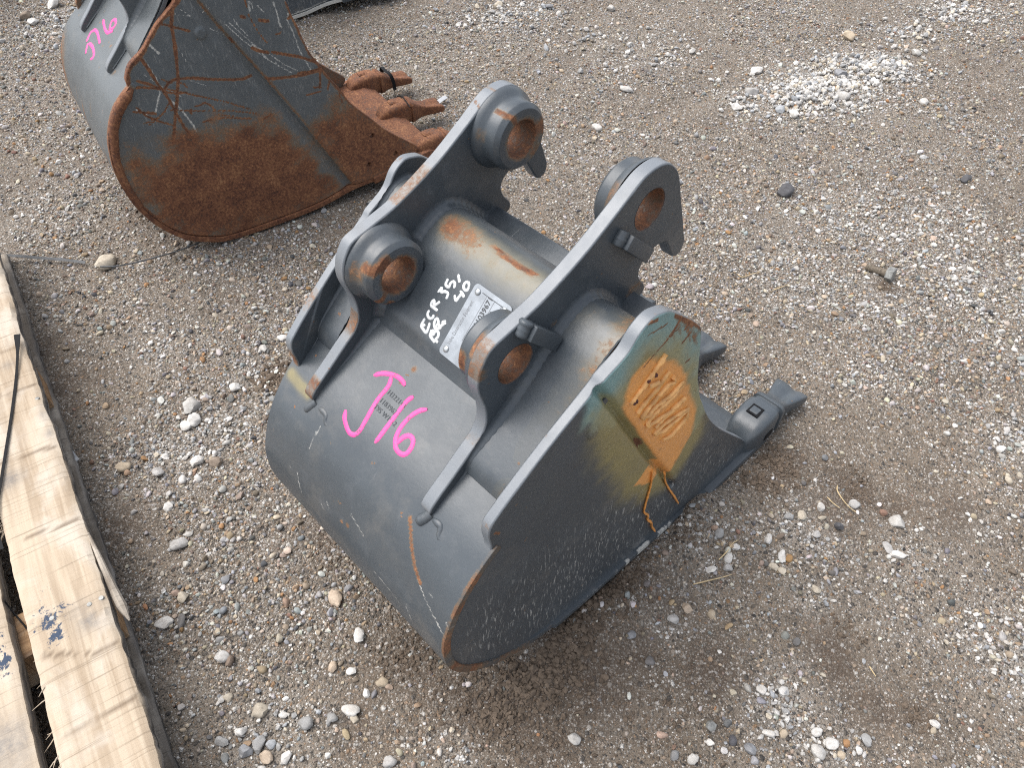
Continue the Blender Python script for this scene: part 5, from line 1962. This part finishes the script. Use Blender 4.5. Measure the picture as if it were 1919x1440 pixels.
P = [at(u, v, .012) for u, v in ((797, 199), (808, 198), (818, 193), (828, 186), (836, 181))]
v, f = ribbon(spline(np.array(P), .006), np.tile((0, -.3, .95), (len(spline(np.array(P), .006)), 1)), .014, .0008)
thing('plastic_scrap', v, f, M_CLEAR, 'scrap of plastic film on gravel by the rusty teeth', 'plastic scrap')
P = [at(u, v, .006) for u, v in ((132, 847), (138, 855), (145, 864))]
v, f = ribbon(spline(np.array(P), .004), np.tile((0.1, -.1, .98), (len(spline(np.array(P), .004)), 1)), .008, .0006)
thing('plastic_strip', v, f, M_CLEAR, 'short milky plastic strip against the pallet board edge', 'plastic strip')


# bolts lost in the gravel
def hex_bolt(name, a, b_, r, hr, label):
    a, b_ = np.asarray(a), np.asarray(b_)
    d = b_ - a
    L = np.linalg.norm(d)
    root = bpy.data.objects.new(name, None)
    COL.objects.link(root)
    root.location = a
    root.rotation_euler = Vector(d).to_track_quat('Z', 'Y').to_euler()
    tag(root, label, 'bolt')
    zs = np.linspace(0, L - hr * .9, 40)
    rr_ = r * (1 - .10 * (np.sin(zs * 2200) > 0) * (zs < L * .6))
    v, f = tube(np.c_[zs * 0, zs * 0, zs], rr_, seg=10, up=(1, 0, 0))
    link('shank', mesh('shank', v, f, M_BOLTDIRT, smooth=40), root)
    hx = [(hr * math.cos(math.radians(60 * i)), hr * math.sin(math.radians(60 * i))) for i in range(6)]
    bm = prism_bm(hx, 2, L - hr * .9, L, .0008)
    link('head', bm_mesh('head', bm, M_BOLT, 30), root)
    return root


def gz(p):
    return float(ground_h(np.array([p[0]]), np.array([p[1]]))[0])


a, b_ = at(1622, 505), at(1670, 527)
a[2] = gz(a) + .006
b_[2] = gz(b_) + .014
hex_bolt('hex_bolt', a, b_, .0085, .0165, 'muddy hex bolt lying on the gravel at the right')
a, b_ = at(1323, 1352), at(1331, 1369)
a[2] = gz(a) + .001
b_[2] = gz(b_) + .016
hex_bolt('hex_bolt', a, b_, .0036, .0072, 'small grey bolt in the brown soil nearest the camera')

# straw
for pts, lab in (([(1299, 1097), (1330, 1088), (1358, 1080), (1372, 1076)], 'pale straw on the soil right of the small bucket floor'),
                 ([(1572, 906), (1568, 922), (1578, 940), (1592, 956), (1602, 964)], 'bent dry stalk lying over the shallow rut'),
                 ([(1548, 936), (1560, 948), (1572, 956)], 'short straw between cream pebbles left of the shallow rut'),
                 ([(1346, 1052), (1362, 1036), (1372, 1022), (1382, 1016)], 'reddish stalk leaning over three white stones'),
                 ([(1382, 516), (1390, 521), (1408, 516), (1424, 513)], 'forked straw on fine gravel left of the muddy bolt'),
                 ([(1448, 545), (1462, 540), (1476, 534)], 'straw piece nearest the muddy bolt, on bare soil'),
                 ([(1628, 1252), (1634, 1262), (1640, 1270)], 'curled yellow straw in fine gravel near the lower right')):
    P = np.array([at(u, v) for u, v in pts])
    P[:, 2] = ground_h(P[:, 0], P[:, 1]) + .005
    P = spline(P, .004)
    v, f = tube(P, np.interp(np.linspace(0, 1, len(P)), [0, .2, 1], [.0009, .0012, .0006]), seg=6)
    thing('straw', v, f, M_STRAW, lab, 'straw', 'straws on the gravel')

# ------------------------------------------------------------------ loose stones
PAL = np.array([(.60, .585, .555), (.50, .485, .455), (.40, .39, .375), (.30, .30, .295), (.235, .24, .25), (.33, .345, .36), (.42, .35, .26), (.35, .26, .175), (.46, .41, .33), (.16, .155, .15), (.085, .085, .09), (.33, .19, .095), (.22, .135, .10), (.43, .35, .27), (.26, .21, .165), (.19, .15, .115)])
PROB = np.array([.055, .09, .10, .09, .075, .05, .095, .085, .085, .07, .035, .025, .02, .03, .09, .075])
PROB /= PROB.sum()


def ico(sub):
    bm = bmesh.new()
    bmesh.ops.create_icosphere(bm, subdivisions=sub, radius=1.0)
    v = np.array([tuple(q.co) for q in bm.verts])
    f = np.array([[q.index for q in fc.verts] for fc in bm.faces])
    bm.free()
    return v, f


def lump_variants(sub, k, amp, seed, plane_cuts=5):
    """rounded angular pebbles: a sphere with facets ground off"""
    v, f = ico(sub)
    r = np.random.default_rng(seed)
    out = []
    for _ in range(k):
        p = v * (1 + r.normal(0, amp, (len(v), 1)) * .5)
        for _c in range(plane_cuts):
            n = r.normal(size=3)
            n /= np.linalg.norm(n)
            d = r.uniform(.55, .9)
            s = p @ n - d
            p = p - np.where(s > 0, s, 0)[:, None] * n * .85
        out.append(p)
    return out, f


def rot_mats(n, r, tilt=.5):
    a = r.uniform(0, 2 * math.pi, n)
    b = r.normal(0, tilt, n)
    c_ = r.normal(0, tilt, n)
    ca, sa, cb, sb, cc, sc_ = np.cos(a), np.sin(a), np.cos(b), np.sin(b), np.cos(c_), np.sin(c_)
    Z = np.zeros(n)
    O = np.ones(n)
    Rz = np.stack([np.stack([ca, -sa, Z], -1), np.stack([sa, ca, Z], -1), np.stack([Z, Z, O], -1)], 1)
    Rx = np.stack([np.stack([O, Z, Z], -1), np.stack([Z, cb, -sb], -1), np.stack([Z, sb, cb], -1)], 1)
    Ry = np.stack([np.stack([cc, Z, sc_], -1), np.stack([Z, O, Z], -1), np.stack([-sc_, Z, cc], -1)], 1)
    return Rz @ Rx @ Ry


def scatter(xy, dia, cols, variants, f, r, sink=.28):
    n = len(xy)
    vi = r.integers(0, len(variants), n)
    base = np.stack(variants)[vi]
    s = np.stack([r.uniform(.8, 1.25, n), r.uniform(.65, 1.0, n), r.uniform(.45, .8, n)], -1) * dia[:, None] * .5
    p = base * s[:, None]
    R = rot_mats(n, r)
    p = np.einsum('nij,nkj->nki', R, p)
    z = ground_h(xy[:, 0], xy[:, 1]) + s[:, 2] * (1 - 2 * sink)
    p = p + np.c_[xy, z][:, None]
    nv = p.shape[1]
    F_ = (f[None] + (np.arange(n) * nv)[:, None, None]).reshape(-1, 3)
    return p.reshape(-1, 3), F_, np.repeat(cols, nv, 0)


STONES = [
    (673, 1192, 30, 0, 'white blocky stone left of the grey bucket heel'), (487, 1332, 32, 8, 'cream knobbly stone among grey pebbles below the pallet end'), (344, 1122, 24, 8, 'cream stone level with the torn bark of the pallet'), (309, 1169, 32, 1, 'long pale wedge stone beside the pallet board edge'),
    (339, 1166, 24, 9, 'dark green grey chip next to the long pale wedge stone'), (416, 1230, 28, 2, 'light grey angular stone left of the gravel patch'), (628, 1122, 33, 13, 'pinkish flat stone just left of the grey bucket shell'), (452, 1372, 23, 0, 'white stone above the speckled grey stone near the bottom'),
    (484, 1394, 32, 3, 'grey rounded stone between speckled and blue stones at the bottom'), (459, 1409, 29, 4, 'speckled dark grey stone near the bottom left'), (508, 1394, 20, 5, 'blue grey pebble touching the grey rounded stone'), (497, 1418, 27, 13, 'brownish pink stone below the grey rounded stone'),
    (534, 1420, 25, 0, 'white angular stone at the bottom right of the brownish pink stone'), (416, 1389, 26, 3, 'grey flat stone nearest the pallet corner'), (572, 1356, 29, 3, 'large grey stone in the middle of the bottom pebbles'), (623, 1344, 25, 3, 'tilted grey slab left of the yellow cream stone'),
    (664, 1345, 25, 8, 'yellow cream stone beside the long pale flat one'), (656, 1332, 34, 1, 'long pale flat stone above the yellow cream stone'), (716, 1280, 24, 6, 'tan wedge stone on bare soil below the bucket heel'), (687, 1298, 17, 0, 'pale bluish pebble left of the tan wedge stone'),
    (730, 1427, 27, 2, 'pale grey stone cut by the bottom edge of the picture'), (658, 1259, 19, 0, 'white oval pebble below the white blocky stone'), (623, 1250, 21, 13, 'pink tan pebble beside the white oval pebble'), (427, 1308, 19, 8, 'smooth cream oval pebble left of the knobbly stone'),
    (357, 762, 40, 1, 'large pinkish white stone topmost of the white trio'), (364, 788, 29, 0, 'white stone in the middle of the white trio'), (347, 799, 25, 0, 'smallest stone of the white trio on the gravel'), (338, 1025, 31, 2, 'pale grey oval stone right of the pallet board'),
    (372, 869, 25, 0, 'white stone beside the brown chip in the gravel patch'), (407, 869, 24, 14, 'brown upright chip beside the white gravel patch'), (529, 629, 21, 0, 'flat white stone left of the far side plate'), (554, 616, 18, 0, 'round white stone touching the far side plate outline'), (492, 650, 19, 1, 'pale stone left of the flat white stone'),
    (342, 903, 19, 0, 'white pebble in the thick of the left gravel patch'), (231, 876, 27, 6, 'tan stone half sunk left of the gravel patch'), (297, 887, 27, 2, 'pale elongated stone between tan stone and gravel patch'), (439, 726, 25, 0, 'white crumbly stone above the brown soil clods'), (317, 954, 19, 0, 'white pebble below the left gravel patch'),
    (197, 494, 42, 8, 'tan boulder under the steel wire behind the pallet'), (1682, 977, 31, 1, 'round pale stone at the end of the shallow rut'), (1662, 1029, 23, 2, 'grey white flat chip below the round pale stone'), (1682, 1042, 25, 0, 'thin white sliver below the grey white chip'), (1601, 947, 19, 2, 'grey white stone sitting in the shallow rut'),
    (1536, 954, 18, 1, 'pointed cream stone left of the shallow rut'), (1540, 973, 15, 8, 'small cream stone below the pointed cream stone'), (1501, 970, 20, 8, 'cream block right of the grey oval stone'), (1480, 970, 20, 3, 'grey oval stone left of the cream block'), (1439, 1013, 23, 0, 'long white stone right of the bucket floor'),
    (1528, 1004, 17, 2, 'grey white stone at the top of the fine white gravel'), (1465, 1045, 23, 0, 'white pointed wedge below the long white stone'), (1449, 1065, 17, 8, 'cream pebble below the white wedge'), (1465, 1071, 18, 8, 'cream pebble right of another below the white wedge'), (1569, 991, 20, 10, 'black stone below the shallow rut'),
    (1658, 960, 16, 12, 'brown stone touching the round pale stone'), (1287, 1140, 24, 13, 'brown round stone on the soil below the bucket floor'), (1262, 1162, 25, 2, 'chalky grey stone left of the brown round stone'), (1334, 1151, 17, 6, 'tan pebble right of the brown round stone'), (1182, 1196, 19, 4, 'grey pebble below the soil heap'),
    (1077, 1384, 25, 1, 'pale lump alone on the brown soil at the bottom'), (1300, 1421, 23, 1, 'pale stone at the bottom left of the grey round one'), (1405, 1406, 25, 4, 'grey round stone half sunk at the bottom'), (1469, 1376, 17, 6, 'tan pebble up right of the grey round stone'), (1366, 1047, 19, 0, 'middle one of three white stones under the reddish stalk'),
    (1379, 1027, 18, 0, 'uppermost of three white stones under the reddish stalk'), (1364, 1063, 19, 2, 'lowest of three white stones under the reddish stalk'), (1345, 1007, 21, 3, 'blue grey stone beside the bucket floor'), (1332, 1069, 19, 0, 'white flat pebble left of the three white stones'),
    (1559, 1394, 27, 0, 'large white stone leaning on a cream one at the bottom right'), (1534, 1410, 31, 1, 'large cream stone at the bottom right'), (1624, 1388, 23, 3, 'grey stone right of the large white stone'), (1586, 1394, 16, 11, 'orange stone between the white and grey stones'), (1531, 1372, 20, 0, 'white pebble above the large cream stone'), (1576, 1417, 19, 6, 'tan pebble below the orange stone'),
    (1468, 1297, 20, 0, 'white slab in the fine white gravel near the bottom'), (1528, 1106, 19, 8, 'cream stone above the fine white gravel clump'), (1752, 1357, 19, 0, 'white stone in gravel at the far bottom right'), (1420, 130, 26, 0, 'white double lump at the left of the white stone pile'), (1381, 200, 22, 0, 'white stone set apart left of the stone pile'),
    (1573, 146, 25, 4, 'dark blue grey stone on top of the white stone pile'), (1579, 168, 22, 0, 'white block below the dark stone on the pile'), (1575, 192, 25, 1, 'pale stone at the foot of the stone pile'), (1410, 175, 28, 2, 'grey wedge at the left of the stone pile'), (1487, 219, 22, 0, 'white oval at the lower edge of the stone pile'), (1462, 211, 20, 5, 'bluish white stone beside the white oval of the pile'),
    (1716, 100, 18, 1, 'pale stone at the right end of the stone pile'), (1591, 68, 26, 6, 'tan broken stone above the white stone pile'), (1729, 198, 19, 1, 'pale stone right of the pile on bare soil'), (1470, 359, 34, 10, 'dark blue black stone between bucket and muddy bolt'), (1810, 338, 20, 10, 'black lump at the right of the picture'),
    (1172, 166, 24, 1, 'pale flat stone up right of the upper pin boss'), (1119, 235, 21, 1, 'white stone right of the upper pin boss'), (1144, 15, 19, 1, 'pale upright stone at the top middle'), (934, 12, 19, 8, 'cream stone at the top beside a whiter one'), (1028, 16, 21, 4, 'dark grey flat stone at the top middle'),
    (100, 5, 28, 0, 'white stone cut by the top edge at the left'), (61, 38, 20, 0, 'white stone below the brown one at the top left'), (48, 27, 24, 14, 'brown stone at the top left'), (113, 305, 13, 0, 'white pebble left of the rusty bucket'), (1876, 842, 18, 0, 'white stone near the right edge of the picture'), (1889, 902, 17, 8, 'yellowish stone at the right edge of the picture')]
stone_r = np.random.default_rng(5)
v3, f3 = ico(3)
for (u, v_, w, ci, lab) in STONES:
    q = at(u, v_)
    ppm = F_PX / ((q - C_C) @ C_F)
    d = w / ppm
    p = v3.copy()
    for _c in range(9):
        n = stone_r.normal(size=3)
        n /= np.linalg.norm(n)
        s = p @ n - stone_r.uniform(.55, .92)
        p = p - np.where(s > 0, s, 0)[:, None] * n * .9
    nz = np.array([fbm(p[:, 0] * 3 + u, p[:, 1] * 3 + v_, 3, 3) + fbm(p[:, 2] * 3 + u, p[:, 0] * 3, 9, 3) - 1]).T
    p = p * (1 + nz * .22)
    long_ = 1.45 if ('long' in lab or 'sliver' in lab or 'elong' in lab or 'flat' in lab) else 1.1
    p = p * np.array([long_, .9, .68 if long_ < 1.3 else .5]) * d * .5 / max(1, (long_ + .9) / 2)
    R = rot_mats(1, stone_r, .22)[0]
    p = p @ R.T
    bz = gz(q)
    o = link('stone', mesh('stone', p, f3, M_STONE, smooth=33, colors=np.tile(PAL[ci] * stone_r.uniform(.95, 1.15), (len(p), 1))), None, (q[0], q[1], bz + d * .5 * .62 * .55))
    tag(o, lab, 'stone', 'larger stones lying in the gravel')

# ------------------------------------------------------------------ gravel: real pebbles, joined
def candidates(n, r, ymax, pad=.22):
    """points over the part of the yard the picture can see, with a margin at the sides"""
    y = r.uniform(.08, ymax, n)
    half = .36 + y * .60 + pad
    x = r.uniform(-1, 1, n) * half
    keep = r.uniform(0, 1, n) < (half / (.36 + ymax * .60 + pad)) * np.clip(1.25 - .24 * y, .5, 1)
    return np.c_[x, y][keep]


def clear_of_things(xy):
    ok = np.ones(len(xy), bool)
    for fr, w, y0, y1 in ((FA, .395, .30, .86), (FB, .43, .16, .70)):
        lx = (xy - fr.o[:2]) @ fr.ax[:2]
        ly = (xy - fr.o[:2]) @ fr.ay[:2]
        ok &= ~((lx > -w) & (lx < .002) & (ly > y0) & (ly < y1))
    pl_ = np.array([AX[1], -AX[0]])
    d = (xy - pal_o[:2]) @ PN[:2]
    ok &= ~(d > -.012)
    return ok


def gravel(name, n, d0, d1, ymax, sub, k, seed, power, far_min=0.0):
    r = np.random.default_rng(seed)
    xy = candidates(int(n * 4.4), r, ymax)
    den, wht = gravel_density(xy[:, 0], xy[:, 1])
    dm = dark_soil(xy[:, 0], xy[:, 1])
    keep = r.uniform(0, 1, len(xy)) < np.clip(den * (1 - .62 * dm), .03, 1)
    xy, wht = xy[keep], wht[keep]
    ok = clear_of_things(xy)
    xy, wht = xy[ok], wht[ok]
    xy, wht = xy[:n], wht[:n]
    u = r.uniform(0, 1, len(xy))
    dia = d0 * (d1 / d0) ** (u ** power)
    if far_min:
        dia = np.maximum(dia, far_min * (xy[:, 1] + .4) / 2.6)
    ci = r.choice(len(PAL), len(xy), p=PROB)
    cols = PAL[ci] * r.uniform(.8, 1.18, (len(xy), 1)) * (1 + r.normal(0, .03, (len(xy), 3)))
    w = (r.uniform(0, 1, len(xy)) < wht * .95)
    pale = PAL[r.integers(0, 4, len(xy))] * r.uniform(.95, 1.25, (len(xy), 1))
    cols = np.where(w[:, None], pale, cols)
    var, f = lump_variants(sub, k, .18 if sub == 1 else .07, seed + 1, 9)
    V, F_, Cc = scatter(xy, dia, np.clip(cols, .02, .8), var, f, r)
    o = link(name, mesh(name, V, F_, M_STONE, smooth=38 if sub > 1 else 25, colors=Cc))
    tag(o, 'grey, cream and tan pebbles spread over the yard soil', 'gravel', kind='stuff')
    return o


gravel('gravel', 61000, .0036, .0092, 3.0, 1, 10, 101, 1.35, .0052)
gravel('gravel', 9500, .0078, .0172, 3.0, 2, 10, 202, 2.1)

# heaps of pale crushed stone
r = np.random.default_rng(71)
pts, dia = [], []
for px, py, rad, w in WHITE_XY:
    n = int((74000 if py > 2.0 and w > .85 else 36000) * w * rad * rad / (1 + .6 * (rad > .15)))
    a = r.normal(0, rad * .52, (n, 2)) * (1.25, .9)
    pts.append(np.array([px, py]) + a)
    far_ = .0045 * (py + .4) / 2.2
    dia.append(np.maximum(.0038, far_) * (4.2 if py > 1.4 else 3.0) ** (r.uniform(0, 1, n) ** 2.2))
pts, dia = np.vstack(pts), np.concatenate(dia)
keep = (r.uniform(0, 1, len(pts)) < .35 + 1.2 * (vnoise(pts[:, 0] * 14, pts[:, 1] * 14, 6) - .2)) & clear_of_things(pts)
pts, dia = pts[keep], dia[keep]
cols = PAL[r.choice([0, 0, 1, 1, 2, 3, 5, 8], len(pts))] * r.uniform(.9, 1.25, (len(pts), 1))
var, f = lump_variants(1, 10, .18, 88, 5)
V, F_, Cc = scatter(pts, dia, np.clip(cols, 0, .8), var, f, r, .12)
tag(link('crushed_stone', mesh('crushed_stone', V, F_, M_STONE, smooth=25, colors=Cc)), 'patches of pale crushed stone lying on the gravel yard', 'crushed stone', kind='stuff')

# dark crumbly soil pushed up by the buckets
r = np.random.default_rng(33)
pts, dia = [], []
for (u, v_, rad, n, dmax) in ((1060, 1190, .055, 700, .013), (1120, 1125, .05, 420, .012), (1010, 1255, .06, 620, .014), (950, 1310, .05, 350, .011), (1175, 1085, .035, 200, .010), (1455, 868, .030, 200, .012), (1425, 905, .030, 140, .011), (1485, 888, .03, 70, .010), (525, 700, .035, 260, .017), (500, 715, .03, 120, .015),
                              (1610, 915, .035, 160, .008), (1666, 540, .02, 90, .008), (1270, 1000, .05, 160, .009), (640, 1030, .05, 160, .009), (760, 1220, .05, 200, .009), (900, 1345, .06, 200, .010), (1010, 1390, .07, 160, .009), (1240, 1330, .08, 160, .009), (300, 390, .06, 200, .012), (260, 330, .05, 140, .012), (1590, 1180, .02, 60, .009), (1720, 1350, .02, 40, .010)):
    q = at(u, v_)
    a = r.normal(0, rad * .55, (n, 2))
    pts.append(q[:2] + a)
    dia.append(.003 * (dmax / .003) ** (r.uniform(0, 1, n) ** 1.4))
pts, dia = np.vstack(pts), np.concatenate(dia)
ok = clear_of_things(pts)
pts, dia = pts[ok], dia[ok]
var, f = lump_variants(1, 8, .22, 55, 3)
V, F_, Cc = scatter(pts, dia, np.ones((len(pts), 3)), var, f, r, .3)
tag(link('soil_clods', mesh('soil_clods', V, F_, M_SOIL, smooth=40)), 'dark crumbly soil heaped along the small bucket floor', 'soil', kind='stuff')
